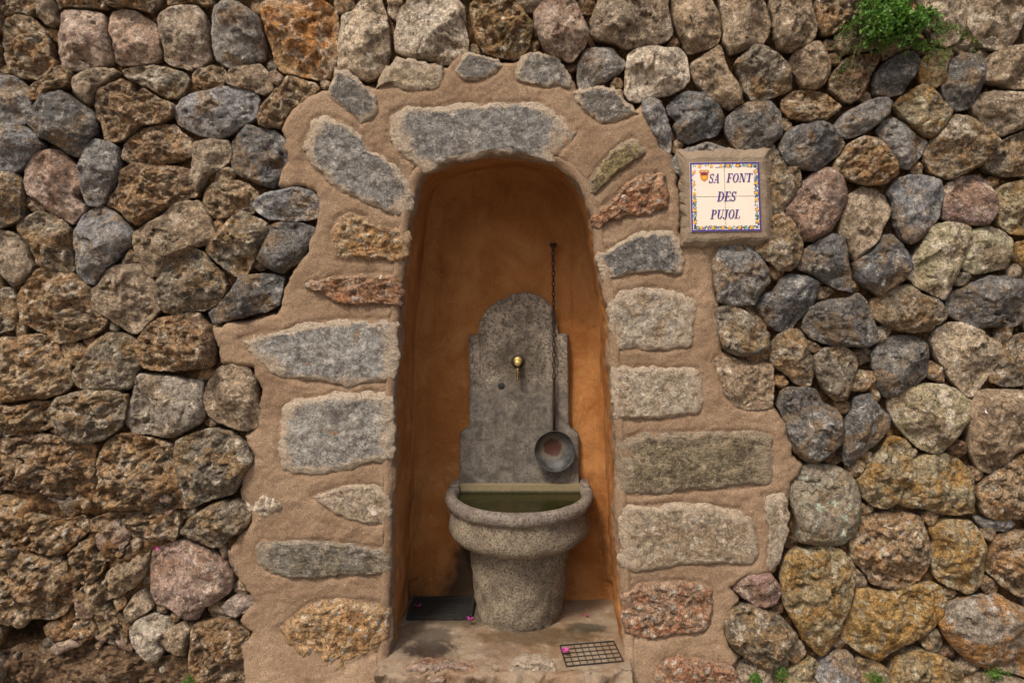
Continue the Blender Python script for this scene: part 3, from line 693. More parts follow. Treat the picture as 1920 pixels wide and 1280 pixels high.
def stone(poly, seed, edgeY, Hk, rough, power=3.2, back=0.12, facets=7, slope=1.0, res=0.0066, ridge=0.0, jag=1.0, lowk=1.0, rag=0.0):
    """solid stone from its outline in the wall face: faceted, domed front, sides running back into the wall"""
    r_ = np.random.default_rng(seed)
    P, per = smooth_outline(poly, 200)
    A, c = area_cent(P); size = math.sqrt(A / math.pi)
    G = int(np.clip(2 * size / res, 9, 46))
    B, _ = smooth_outline(poly, 400)
    t = np.linspace(-1, 1, G); ga, gb = np.meshgrid(t, t); ga = ga.ravel() + 1e-9; gb = gb.ravel()
    big_a = np.abs(ga) > np.abs(gb)
    phi = np.where(big_a, (math.pi / 4) * gb / ga, math.pi / 2 - (math.pi / 4) * ga / np.where(np.abs(gb) < 1e-9, 1e-9, gb))
    phi = np.where(np.where(big_a, ga, gb) < 0, phi + math.pi, phi) % (2 * math.pi)
    r = np.clip(np.maximum(np.abs(ga), np.abs(gb)), 0, 1); r = 1 - (1 - r) ** 1.2
    Bc = np.vstack([B, B[:1]]); u_ = phi / (2 * math.pi) * 400; ar = np.arange(401)
    P2 = c + (np.stack([np.interp(u_, ar, Bc[:, 0]), np.interp(u_, ar, Bc[:, 1])], 1) - c) * r[:, None]
    idx = np.arange(G * G).reshape(G, G)
    loop = np.concatenate([idx[0, :-1], idx[:-1, -1], idx[-1, :0:-1], idx[:0:-1, 0]]); N = len(loop)
    q = (P2 - c) / size
    prof = np.sqrt(np.clip(1 - r ** power, 0, 1))
    crisp = np.clip((1 - r) * r_.uniform(4.0, 7.0), 0, 1) ** 0.75
    wq = r_.uniform(0.45, 0.9); prof = prof * (1 - wq) + crisp * wq
    f = np.full(len(q), 9.0)
    for k in range(facets):
        ang = r_.uniform(0, 2 * math.pi); sl = r_.uniform(0.18 * slope, slope)
        a = r_.uniform(0.70, 1.30)
        f = np.minimum(f, a + sl * (q[:, 0] * math.cos(ang) + q[:, 1] * math.sin(ang)) * 1.3)
    f = np.clip(f, 0.05, 1.4)
    # fracture faces: uneven cells, each broken back at its own tilt
    chip = 0
    if lowk > 0.5 and size > 0.03:
        K = int(np.clip(size / 0.011, 4, 14)); pk = r_.uniform(-1.2, 1.2, (K, 2))
        wob = np.stack([fbm(np.stack([q[:, 0], q[:, 1], 0 * q[:, 0] + seed % 50 + z_], 1) * 2.2, 3, 0.55) for z_ in (0, 9)], 1) * 0.35
        d_ = ((q + wob)[:, None] - pk[None]) ** 2; kk = d_.sum(2).argmin(1)
        ak = r_.uniform(-0.5, 0.5, K); gk = r_.normal(size=(K, 2)) * 0.55
        chip = (ak[kk] + (gk[kk] * (q - pk[kk])).sum(1)) * 0.115 * size * r_.uniform(0.6, 1.5)
    sv = np.array([seed * 7.13 % 97, seed * 3.7 % 89, seed * 1.9 % 83])
    pn = np.stack([q[:, 0], q[:, 1], 0 * q[:, 0]], 1)
    low = fbm(pn * 1.1 + sv, 3, 0.5)
    # noise tied to metres so that grain has one scale on all stones
    pm = np.stack([P2[:, 0], P2[:, 1], np.zeros(len(P2))], 1)
    hi = fbm(pm * 22 + sv, 5, 0.58)
    n = low * 0.11 * size * (0.5 + rough) * lowk + hi * 0.012 * rough
    if ridge > 0:
        pit = np.abs(fbm(pm * 17 + sv * 2, 3, 0.5)); n = n - np.clip(0.35 - pit, 0, 1) ** 1.5 * 0.075 * ridge + fbm(pm * 40 + sv * 2, 3, 0.6) * 0.007 * ridge
    damp = np.clip((1.02 - r) * 4, 0.25, 1)
    Y = edgeY - Hk * size * prof * f - (n + chip) * damp
    jr = jag * (0.5 + 0.5 * rough) * np.clip(r, 0.1, 1)
    jx = (fbm(pm * 9 + sv + 31, 2, 0.5) * 0.008 + fbm(pm * 40 + sv + 31, 3, 0.6) * 0.0035) * jr; jz = (fbm(pm * 9 + sv + 67, 2, 0.5) * 0.008 + fbm(pm * 40 + sv + 67, 3, 0.6) * 0.0035) * jr
    if rag > 0:
        jx = jx + fbm(pm * 26 + sv + 11, 4, 0.65) * 0.026 * rag * r ** 5; jz = jz + fbm(pm * 26 + sv + 43, 4, 0.65) * 0.026 * rag * r ** 5
    V = np.stack([P2[:, 0] + jx, Y, P2[:, 1] + jz], 1)
    edge = V[loop]
    b1 = edge.copy(); b1[:, [0, 2]] = c + (edge[:, [0, 2]] - c) * 0.97; b1[:, 1] = np.maximum(edge[:, 1], edgeY) + 0.35 * back
    b2 = edge.copy(); b2[:, [0, 2]] = c + (edge[:, [0, 2]] - c) * 0.80; b2[:, 1] = edgeY + back
    V = np.vstack([V, b1, b2])
    V -= np.array([c[0], 0, c[1]])
    F = np.stack([idx[:-1, :-1], idx[:-1, 1:], idx[1:, 1:], idx[1:, :-1]], -1).reshape(-1, 4).tolist()
    k1 = G * G + np.arange(N); k2 = k1 + N
    for o_, p_ in ((loop, k1), (k1, k2)):
        F += np.stack([o_, p_, np.roll(p_, -1), np.roll(o_, -1)], 1).tolist()
    ed = np.concatenate([r, np.ones(2 * N)])
    # outline order decides the winding: make the front face -Y
    s2 = ((B[:, 0] * np.roll(B[:, 1], -1)) - (np.roll(B[:, 0], -1) * B[:, 1])).sum()
    if s2 < 0: F = [f_[::-1] for f_ in F]
    return V, F, ed, c

def place_stone(parent, kind, poly, seed, tint=None, name='stone', **kw):
    V, F, ed, c = stone(poly, seed, **kw)
    m = mesh_from('stone', V, F, True, {'edge': ed})
    o = link(name, m, parent, M[kind])
    o.location = (c[0], 0, c[1])
    r_ = random.Random(seed)
    b = tint if tint else BASE[kind]
    v = r_.uniform(0.86, 1.16) if not tint else 1.0; hshift = r_.uniform(-0.05, 0.05) if not tint else 0
    o.color = (b[0] * v * (1 + hshift), b[1] * v, b[2] * v * (1 - hshift * 1.6), 1)
    return o

# ------------------------------------------------------------------ dry stone wall
wall = thing('dry_stone_wall', 'rough dry stone wall of grey, tan and rust boulders around the fountain niche', 'wall')
PARAM = {'g': (0.50, 0.7, 5.0, 0.1), 'd': (0.54, 0.8, 4.2, 0.2), 't': (0.50, 0.65, 5.0, 0.05), 'p': (0.46, 0.65, 5.5, 0.05), 'w': (0.48, 0.65, 5.5, 0.05),
         'o': (0.40, 1.2, 4.2, 0.9), 'b': (0.38, 1.3, 4.0, 1.1), 'm': (0.42, 1.0, 4.2, 0.5), 'y': (0.40, 1.1, 4.4, 0.5), 'e': (0.30, 1.5, 2.4, 1.1),
         'l': (0.38, 0.6, 5.5, 0.0), 'h': (0.40, 0.7, 5.0, 0.2), 'j': (0.40, 1.0, 5.5, 0.6)}
stones_2d = []
seed = 100
for (ox, oy), txt in TILES.items():
    for line in txt.split('\n'):
        kind, *pts = line.split()
        px = [((float(a.split(',')[0]) + ox) * 2.5, (float(a.split(',')[1]) + oy) * 2.5) for a in pts]
        poly = np.array([W(*p) for p in px])
        cpx = np.mean(px, 0)
        tint = None; best = 45
        for k, v in TINT.items():
            d_ = math.hypot(k[0] - cpx[0], k[1] - cpx[1])
            if d_ < best: best = d_; tint = v
        seed += 1
        stones_2d.append(poly)
        Hk, ro, pw, rd = PARAM[kind]
        r_ = random.Random(seed)
        ey = 0.022 + r_.uniform(-0.018, 0.018)
        if kind == 'e': ey = 0.05
        Ain, cin = area_cent(poly)
        grow = 1.018 if Ain > 0.003 else 1.04
        poly = cin + (poly - cin) * grow
        if cpx[0] < 330 and cpx[1] > 780 and kind in 'bom':      # crumbling, weathered part of the wall
            ro *= 1.7; rd *= 1.9; ey -= 0.012
        place_stone(wall, kind, poly, seed, tint, edgeY=ey, Hk=Hk * r_.uniform(0.85, 1.2), rough=ro, power=pw, ridge=rd, back=0.13)

XMIN, ZMIN = W(0, 1280); XMAX, ZMAX = W(1920, 0)
EXX, EXT = 0.85, 0.45
# small stones wedged in the open gaps
gx = np.arange(XMIN, XMAX, 0.01); gz = np.arange(ZMIN - 0.05, ZMAX, 0.01)
GX, GZg = np.meshgrid(gx, gz); gp = np.stack([GX.ravel(), GZg.ravel()], 1)
occ = np.full(len(gp), 0.2)
for poly in stones_2d + [mortar_w, niche_w]:
    lo, hi = poly.min(0) - 0.12, poly.max(0) + 0.12
    m_ = (gp[:, 0] > lo[0]) & (gp[:, 0] < hi[0]) & (gp[:, 1] > lo[1]) & (gp[:, 1] < hi[1])
    idx = np.nonzero(m_)[0]
    if len(idx): occ[idx] = np.minimum(occ[idx], -poly_sd(gp[idx], poly))
sign_c = np.array(W(1360, 360))
occ[np.linalg.norm(gp - sign_c, axis=1) < 0.28] = -1
rec = np.array(W(35, 1190)); occ[np.linalg.norm((gp - rec) / np.array([1.6, 1.0]), axis=1) < 0.09] = -1    # open hollow under the rock
fillers = 0
while fillers < 95:
    i = int(np.argmax(occ)); rr_ = occ[i]
    if rr_ < 0.0105: break
    c = gp[i]; r_ = random.Random(900 + fillers)
    n_ = 8; st = r_.uniform(1.0, 1.7); th = r_.uniform(0, math.pi)
    poly = []
    for k in range(n_):
        a = 2 * math.pi * k / n_; q = np.array([math.cos(a) * st, math.sin(a)]) * rr_ * r_.uniform(0.85, 1.2) * 1.05
        poly.append(c + np.array([q[0] * math.cos(th) - q[1] * math.sin(th), q[0] * math.sin(th) + q[1] * math.cos(th)]))
    kind = r_.choice('bbotme')
    place_stone(wall, kind, np.array(poly), 900 + fillers, None, edgeY=r_.uniform(0.03, 0.06), Hk=0.5, rough=1.0, power=4.0, back=0.08, ridge=0.3)
    occ = np.minimum(occ, np.linalg.norm(gp - c, axis=1) - rr_ * 1.25)
    fillers += 1
print('stones', len(stones_2d), 'fillers', fillers)

# wall beyond the photograph's edges (joined)
def clip_half(poly, p, n):
    out = []
    for k in range(len(poly)):
        a, b = poly[k], poly[(k + 1) % len(poly)]
        da, db = (a - p) @ n, (b - p) @ n
        if da <= 0: out.append(a)
        if da * db < 0: out.append(a + (b - a) * da / (da - db))
    return out
pts = []
st = 0.245
zr = np.arange(GZ + 0.10, ZMAX + EXT + 0.1, st * 0.86)
for ri, z in enumerate(zr):
    for x in np.arange(XMIN - EXX - 0.2, XMAX + EXX + 0.3, st):
        pts.append((x + (ri % 2) * st * 0.5 + random.uniform(-0.05, 0.05), z + random.uniform(-0.045, 0.045)))
pts = np.array(pts)
kx0, kx1, kz1 = XMIN - 0.012, XMAX + 0.022, ZMAX + 0.055
mk = MB_parts = {}
for i, p in enumerate(pts):
    outside = p[0] < kx0 - 0.04 or p[0] > kx1 + 0.04 or p[1] > kz1 + 0.04
    if not outside: continue
    poly = [np.array(q) for q in ((p[0] - .3, p[1] - .3), (p[0] + .3, p[1] - .3), (p[0] + .3, p[1] + .3), (p[0] - .3, p[1] + .3))]
    dd = np.linalg.norm(pts - p, axis=1)
    for j in np.nonzero((dd < 0.6) & (dd > 1e-6))[0]:
        q = pts[j]; nrm = (q - p) / dd[j]
        inside_q = not (q[0] < kx0 - 0.04 or q[0] > kx1 + 0.04 or q[1] > kz1 + 0.04)
        if inside_q: continue
        poly = clip_half(poly, (p + q) / 2 - nrm * 0.009, nrm)
        if len(poly) < 3: break
    if p[0] < kx0 - 0.04: poly = clip_half(poly, np.array([kx0, 0]), np.array([1.0, 0]))
    elif p[0] > kx1 + 0.04: poly = clip_half(poly, np.array([kx1, 0]), np.array([-1.0, 0]))
    else: poly = clip_half(poly, np.array([0, kz1]), np.array([0, -1.0]))
    if len(poly) < 3: continue
    poly = clip_half(poly, np.array([0, GZ - 0.02]), np.array([0, -1.0])) if False else poly
    poly = np.array(poly)
    if area_cent(poly)[0] < 0.006: continue
    r_ = random.Random(5000 + i); kind = r_.choice('gdttpwobmmyb'); Hk, ro, pw, rd = PARAM[kind]
    V, F, ed, c = stone(poly, 5000 + i, edgeY=0.02 + r_.uniform(-.02, .02), Hk=Hk, rough=ro, power=pw, ridge=rd, res=0.014)
    V = V + np.array([c[0], 0, c[1]])
    vv, ff = mk.setdefault(kind, ([], [])); off = sum(len(a) for a in vv)
    vv.append(V); ff += [[k + off for k in f_] for f_ in F]
for kind, (vv, ff) in mk.items():
    o = link('outer_stones', mesh_from('outer_stones', np.vstack(vv), ff), wall, M[kind])
    o.color = (*BASE[kind], 1); o['kind'] = 'stuff'

# loose pebbles and chips set in the crumbling lower left of the wall (too many and too small to pick apart)
Vp, Fp = {}, {}
r_ = random.Random(404); n_p = 0
while n_p < 60:
    px, py = r_.uniform(-5, 345), r_.uniform(795, 1275)
    if py < 830 + (px - 150) * 0.5 and px > 150: continue
    if px < 75 and 1165 < py < 1215: continue
    if px > 270 and 1020 < py < 1170: continue
    x, z = W(px, py); sz = r_.choice((0.007, 0.010, 0.013, 0.018, 0.026)); st_p = r_.uniform(0.7, 1.6); th = r_.uniform(0, 3.14)
    poly = [np.array([x, z]) + sz * r_.uniform(0.75, 1.2) * np.array([math.cos(a) * st_p * math.cos(th) - math.sin(a) * math.sin(th), math.cos(a) * st_p * math.sin(th) + math.sin(a) * math.cos(th)]) for a in [k * 2 * math.pi / 7 for k in range(7)]]
    depth = 0.002 - r_.uniform(0, 0.02) if py < 1180 else 0.02
    kind = r_.choice('twpbbo'); V, F, ed, c = stone(np.array(poly), 7000 + n_p, edgeY=depth, Hk=0.5, rough=0.9, power=5.0, back=0.05, res=0.006)
    V = V + np.array([c[0], 0, c[1]]); vv = Vp.setdefault(kind, []); ff = Fp.setdefault(kind, []); off = sum(len(a) for a in vv)
    vv.append(V); ff += [[k + off for k in f_] for f_ in F]; n_p += 1
for kind in Vp:
    o = link('rubble_pebbles', mesh_from('rubble_pebbles', np.vstack(Vp[kind]), Fp[kind]), wall, M[kind]); o.color = (*BASE[kind], 1); o['kind'] = 'stuff'
# earth and rubble core behind the stones
x0_, x1_ = XMIN - EXX, XMAX + EXX; z0_, z1_ = GZ - 0.05, ZMAX + EXT
nx, nz = int((x1_ - x0_) / 0.013), int((z1_ - z0_) / 0.013)
gx = np.linspace(x0_, x1_, nx); gz = np.linspace(z0_, z1_, nz)
A_, B_ = np.meshgrid(gx, gz); p2 = np.stack([A_.ravel(), B_.ravel()], 1)
p3 = np.stack([p2[:, 0], p2[:, 1], 0 * p2[:, 0]], 1)
Yc = 0.090 - fbm(p3 * 6, 5, 0.55) * 0.035 - fbm(p3 * 30, 4, 0.6) * 0.010
lx, lz = W(120, 1010); lm = np.clip(1.5 - np.linalg.norm((p2 - np.array([lx, lz])) / np.array([0.52, 0.50]), axis=1) * 1.25, 0, 1)
Yc -= lm * (0.062 + fbm(p3 * 9 + 5, 5, 0.6) * 0.055 + fbm(p3 * 26 + 9, 4, 0.6) * 0.022)      # earth and broken rock that binds the lower left
Yc += 0.25 * np.clip(1 - np.linalg.norm((p2 - rec) / np.array([2.2, 1.0]), axis=1) / 0.085, 0, 1) ** 0.5
V = np.stack([p2[:, 0], Yc, p2[:, 1]], 1)
sdn = poly_sd(p2, niche_w).reshape(nz, nx)
F = []
for a in range(nz - 1):
    for b in range(nx - 1):
        if max(sdn[a, b], sdn[a + 1, b], sdn[a, b + 1], sdn[a + 1, b + 1]) > -0.02: continue
        F.append((a * nx + b, a * nx + b + 1, (a + 1) * nx + b + 1, (a + 1) * nx + b))
link('earth_core', mesh_from('earth_core', V, F), wall, M['core'])
# ------------------------------------------------------------------ mortared surround
sur = thing('niche_surround', 'arched niche with sandy mortar surround of pale dressed stones and ochre plaster inside', 'niche')
x0_, z0_ = mortar_w.min(0) - 0.03; x1_, z1_ = mortar_w.max(0) + 0.03
st = 0.0085
nx, nz = int((x1_ - x0_) / st), int((z1_ - z0_) / st)
gx = np.linspace(x0_, x1_, nx); gz = np.linspace(z0_, z1_, nz)
A_, B_ = np.meshgrid(gx, gz); p2 = np.stack([A_.ravel(), B_.ravel()], 1)
p3 = np.stack([p2[:, 0], p2[:, 1], 0 * p2[:, 0]], 1)
sm = poly_sd(p2, mortar_w) + fbm(p3 * 16, 4, 0.55) * 0.012
sn = poly_sd(p2, niche_w)
quoins = []
for line in QUOIN.split('\n'):
    kind, *pts_ = line.split(); px = [tuple(map(float, a.split(','))) for a in pts_]
    quoins.append((kind, np.mean(px, 0), np.array([W(*p) for p in px])))
sq = np.full(len(p2), 0.5)
for _, _, poly in quoins:
    lo, hi = poly.min(0) - 0.1, poly.max(0) + 0.1
    idx = np.nonzero((p2[:, 0] > lo[0]) & (p2[:, 0] < hi[0]) & (p2[:, 1] > lo[1]) & (p2[:, 1] < hi[1]))[0]
    if len(idx): sq[idx] = np.minimum(sq[idx], np.abs(poly_sd(p2[idx], poly)))
Rr = 0.028
roll = np.where(sm < Rr, Rr - np.sqrt(np.clip(Rr * Rr - (Rr - np.clip(sm, -0.02, Rr)) ** 2, 0, None)), 0)
roll = np.where(sm <= 0, 0.028 + np.clip(-sm, 0, 0.02) * 5, roll)
Ym = 0.004 - fbm(p3 * 3.2, 4, 0.5) * 0.009 - fbm(p3 * 14, 4, 0.55) * 0.0045 - fbm(p3 * 50, 3, 0.6) * 0.0030 + roll
Ym += 0.007 * np.clip(1 - sq / 0.016, 0, 1)                       # joints are struck back against the stones
Ym += np.where(sn > -0.035, 0.05, 0)                             # behind the niche mouth
flare = np.clip((0.12 - p2[:, 1]) / 0.25, 0, 1); Ym -= 0.05 * flare ** 1.5
V = np.stack([p2[:, 0], Ym, p2[:, 1]], 1)
smg = sm.reshape(nz, nx); sng = sn.reshape(nz, nx)
ok = (smg > -0.02) & (sng < 0.0)
okc = ok[:-1, :-1] & ok[1:, :-1] & ok[:-1, 1:] & ok[1:, 1:]
a, b = np.nonzero(okc)
F = np.stack([a * nx + b, a * nx + b + 1, (a + 1) * nx + b + 1, (a + 1) * nx + b], 1)
link('mortar', mesh_from('mortar', V, F), sur, M['mortar'])

qs = 2000
for kind, cpx, poly in quoins:
    qs += 1
    tint = None; best = 40
    for k, v in QUOIN_TINT.items():
        d_ = math.hypot(k[0] - cpx[0], k[1] - cpx[1])
        if d_ < best: best = d_; tint = v
    if kind in 'tmg':      # boulders half sunk in the mortar
        place_stone(sur, kind, poly, qs, tint, edgeY=(0.002 if cpx[1] > 440 else 0.016), Hk=(0.30 if cpx[1] > 440 else 0.2), rough=1.0, power=3.4, ridge=0.2, back=0.12)
    else:
        ro = 1.5 if kind in 'rn' else 1.0
        low = cpx[1] > 1225
        place_stone(sur, kind, poly, qs, tint, edgeY=(0.010 if not low else -0.03), Hk=(0.030 if kind in 'rn' else 0.021) / math.sqrt(area_cent(poly)[0] / math.pi), rough=(1.1 if kind in 'rn' else 0.55), power=18.0, ridge=0.45 if kind in 'rn' else 0.0,
                    back=0.14, facets=3, slope=0.10, jag=1.6, lowk=0.10, rag=0.38)

# niche lining: rounds in from the mouth, runs back to the back wall
def resample(P, N):
    E = np.linalg.norm(np.diff(P, axis=0), axis=1); s = np.concatenate([[0], np.cumsum(E)]); t = np.linspace(0, s[-1], N)
    return np.stack([np.interp(t, s, P[:, 0]), np.interp(t, s, P[:, 1])], 1)
def smooth_open(P, it=2):
    for _ in range(it):
        Q = [P[0]]
        for k in range(len(P) - 1): Q += [P[k] * .75 + P[k + 1] * .25, P[k] * .25 + P[k + 1] * .75]
        P = np.array(Q + [P[-1]])
    return P
DEPTH = 0.54
out = niche_w.copy(); out[0, 1] -= 0.06; out[-1, 1] -= 0.06
NL = 420
O = resample(smooth_open(out), NL)
tn = np.gradient(O, axis=0); tn /= np.linalg.norm(tn, axis=1)[:, None]
nrm = np.stack([-tn[:, 1], tn[:, 0]], 1)        # points out of the niche (outline runs left-bottom, up, right)
rows = [(0.050, 0.012), (0.042, 0.0035), (0.033, -0.001)] + [(0.033 * (1 - math.sin(a)), 0.033 * (1 - math.cos(a))) for a in np.linspace(0.25, math.pi / 2, 7)]
rows += [(0.0, y) for y in np.linspace(0.045, DEPTH + 0.02, 46)]
V = []
for off, y in rows:
    q = O + nrm * off
    p3 = np.stack([q[:, 0], q[:, 1], np.full(NL, y)], 1)
    bump_ = fbm(p3 * 5, 3, 0.5) * 0.016 + fbm(p3 * 24, 4, 0.55) * 0.005 * (1.8 if y < 0.16 else 0.7)
    yy = y - (0.05 * np.clip((0.12 - q[:, 1]) / 0.25, 0, 1) ** 1.5 if y < 0.03 else 0)
    q2 = q + nrm * (bump_ if y > 0.02 else bump_ * 0.3)[:, None]
    V.append(np.stack([q2[:, 0], np.full(NL, 1.0) * yy + (fbm(p3 * 20, 3) * 0.003 if y < 0.03 else 0), q2[:, 1]], 1))
nr = len(rows)
F = [(k * NL + j, (k + 1) * NL + j, (k + 1) * NL + j + 1, k * NL + j + 1) for k in range(nr - 1) for j in range(NL - 1)]
link('jamb', mesh_from('jamb', np.vstack(V), F), sur, M['plaster'])
# back wall, slightly coved
st = 0.012
bx0, bx1 = niche_w[:, 0].min() - 0.03, niche_w[:, 0].max() + 0.03; bz0, bz1 = -0.05, niche_w[:, 1].max() + 0.03
nx, nz = int((bx1 - bx0) / st), int((bz1 - bz0) / st)
gx = np.linspace(bx0, bx1, nx); gz = np.linspace(bz0, bz1, nz); A_, B_ = np.meshgrid(gx, gz)
p2 = np.stack([A_.ravel(), B_.ravel()], 1); p3 = np.stack([p2[:, 0], p2[:, 1], 0 * p2[:, 0] + 3.3], 1)
sdn = poly_sd(p2, niche_w)
cove = 0.05 * np.clip(1 - sdn / 0.06, 0, 1) ** 2
cove = np.where(p2[:, 1] < 0.1, 0.3 * cove, cove)
V = np.stack([p2[:, 0], DEPTH - fbm(p3 * 4, 4, 0.5) * 0.014 - fbm(p3 * 30, 3) * 0.0015 - cove, p2[:, 1]], 1)
F = [(a * nx + b, a * nx + b + 1, (a + 1) * nx + b + 1, (a + 1) * nx + b) for a in range(nz - 1) for b in range(nx - 1)]
link('back_wall', mesh_from('back_wall', V, F), sur, M['plaster'])
# floor sill
st = 0.009
fx0, fx1 = W(715, 1236)[0], W(1182, 1236)[0]
ss = np.arange(-0.26, 0.57, st); gx = np.arange(fx0, fx1, st)
A_, B_ = np.meshgrid(gx, ss); X_ = A_.ravel(); S_ = B_.ravel()
p3 = np.stack([X_, S_, 0 * X_], 1)
lip = -0.115 - fbm(np.stack([X_ * 5, 0 * X_, 0 * X_ + 4], 1), 3) * 0.03
ov = np.clip(lip - S_, 0, None)
Yf = np.where(ov > 0, lip - 0.02 * np.sin(np.clip(ov / 0.03, 0, math.pi / 2)), S_)
Zf = -0.03 * (1 - np.cos(np.clip(ov / 0.04, 0, math.pi / 2))) - np.clip(ov - 0.03, 0, None)
rough_ = np.clip((0.10 - S_) / 0.15, 0.15, 1)
gxa, gxb = W(1040, 1230, 0.03)[0], W(1180, 1230, 0.03)[0]
rough_ = np.where((X_ > gxa) & (X_ < gxb) & (S_ > -0.085), 0.12, rough_)
Zf = Zf + fbm(p3 * 7, 4, 0.55) * 0.012 * rough_ + fbm(p3 * 28, 4, 0.6) * 0.008 * rough_
Yf = Yf - np.where(ov > 0, fbm(np.stack([X_, Zf, 0 * X_ + 9], 1) * 12, 4, 0.6) * 0.03, 0)
nx = len(gx); nz = len(ss)
F = [(a * nx + b, a * nx + b + 1, (a + 1) * nx + b + 1, (a + 1) * nx + b) for a in range(nz - 1) for b in range(nx - 1)]
link('floor_sill', mesh_from('floor_sill', np.stack([X_, Yf, Zf], 1), F), sur, M['floor'])
# rubble stones along the lip of the sill
for k, (kind, pts_) in enumerate((('r', '748,1262 790,1250 850,1254 900,1260 905,1320 745,1320'), ('c', '955,1252 985,1243 1015,1246 1040,1252 1046,1275 1035,1320 950,1320'),
                                  ('t', '1072,1282 1090,1266 1108,1272 1124,1290 1120,1320 1075,1320'))):
    px = [tuple(map(float, a.split(','))) for a in pts_.split()]
    poly = np.array([W(p[0], p[1], -0.12) for p in px])
    place_stone(sur, kind, poly, 3000 + k, ((.27, .19, .15) if k == 0 else (.36, .29, .22)), edgeY=-0.105, Hk=0.3, rough=1.2, power=3.5, ridge=0.5, back=0.1)

# ------------------------------------------------------------------ fountain
PYF = 0.485     # face of the back panel
fo = thing('wall_fountain', 'carved grey stone wall fountain with arched back panel and rounded half basin of green water', 'fountain', (0.02, 0.45, 0))
PAN = [(862, 915), (862, 815), (868, 808), (876, 804), (880, 796), (880, 720), (878, 630), (895, 629), (899, 606), (908, 587), (922, 572), (938, 562), (950, 560), (956, 553), (975, 549), (990, 549), (1006, 553),
       (1020, 561), (1032, 572), (1040, 588), (1045, 608), (1047, 626), (1065, 627), (1066, 720), (1067, 796), (1071, 804), (1078, 808), (1085, 815), (1086, 915)]
pw = [W(x, y, PYF) for x, y in PAN]
def loc(o, base): # rebase a world-built child under a parent that has a location
    o.location = (-base[0], -base[1], -base[2]); return o
FB = (0.02, 0.45, 0)
mb = MB()
n = len(pw); cxp = sum(p[0] for p in pw) / n; czp = sum(p[1] for p in pw) / n
inner = []
for k in range(n):
    a, b, c_ = (np.array(pw[(k + d_) % n]) for d_ in (-1, 0, 1))
    t = (c_ - a) / np.linalg.norm(c_ - a); inner.append(b + 0.006 * np.array([t[1], -t[0]]))
s2 = sum(pw[k][0] * pw[(k + 1) % n][1] - pw[(k + 1) % n][0] * pw[k][1] for k in range(n))
if s2 > 0: inner = [2 * np.array(p) - q for p, q in zip(pw, inner)]
V = [(x, PYF, z) for x, z in inner] + [(x, PYF + 0.006, z) for x, z in pw] + [(x, DEPTH + 0.03, z) for x, z in pw]
F = [tuple(range(n))] + [(i, (i + 1) % n, (i + 1) % n + n, i + n) for i in range(n)] + [(i + n, (i + 1) % n + n, (i + 1) % n + 2 * n, i + 2 * n) for i in range(n)]
mb.add(V, F)
loc(mb.build('back_panel', M['panel'], fo), FB)

BCX = W(973, 960, 0.25)[0]; BCY = 0.40; BBK = PYF + 0.002
RZ = 0.597
def dshape(R, z, N=72, yb=BBK, depthk=1.0):
    pts_ = [(BCX - R, yb, z)]
    for k in range(N + 1):
        a = math.pi + math.pi * k / N
        pts_.append((BCX + R * math.cos(a), BCY + depthk * R * math.sin(a), z))
    pts_.append((BCX + R, yb, z))
    return pts_
# outer profile top to bottom: (radius, height)
prof = [(0.318, RZ - 0.004), (0.330, RZ), (0.345, RZ - 0.003), (0.356, RZ - 0.013), (0.360, RZ - 0.028), (0.357, RZ - 0.045), (0.349, RZ - 0.058), (0.341, RZ - 0.066),
        (0.336, RZ - 0.076), (0.335, RZ - 0.095), (0.338, RZ - 0.120), (0.341, RZ - 0.146), (0.341, RZ - 0.172), (0.331, RZ - 0.194), (0.312, RZ - 0.212), (0.288, RZ - 0.225),
        (0.260, RZ - 0.231), (0.246, RZ - 0.235), (0.244, RZ - 0.25)]
zb = np.linspace(RZ - 0.27, 0.0, 16)
for z in zb:
    t = (RZ - 0.25 - z) / (RZ - 0.25)
    prof.append((0.244 - 0.036 * t - 0.012 * t ** 6, z))
inner_p = [(0.318, RZ - 0.004), (0.309, RZ - 0.010), (0.303, RZ - 0.025), (0.297, RZ - 0.060), (0.285, RZ - 0.16)]
def loft(rows_, closed=False, noise_amp=0.003):
    m_ = len(rows_[0]); V = np.array([p for r in rows_ for p in r])
    d_ = fbm(V * 18, 4, 0.55) * noise_amp
    rad_ = V - np.array([BCX, BCY + 0.05, 0]); rad_[:, 2] = 0; rad_ /= np.linalg.norm(rad_, axis=1)[:, None] + 1e-6
    V = V + rad_ * d_[:, None]
    F = [(k * m_ + j, (k + 1) * m_ + j, (k + 1) * m_ + j + 1, k * m_ + j + 1) for k in range(len(rows_) - 1) for j in range(m_ - 1)]
    return V, F
rows_ = [dshape(r, z) for r, z in prof]
V, F = loft(rows_[17:], noise_amp=0.009); mb = MB(); mb.add(V, F); loc(mb.build('pedestal', M['basin'], fo, True), FB)
V, F = loft(rows_[6:18], noise_amp=0.005); mb = MB(); mb.add(V, F); bas = mb.build('basin', M['basin'], fo, True); loc(bas, FB)
mb = MB(); V, F = loft(rows_[:7], noise_amp=0.0045); mb.add(V, F)
V, F = loft([dshape(r, z, yb=BBK - 0.035) for r, z in inner_p], noise_amp=0.003); mb.add(V, [f[::-1] for f in F])
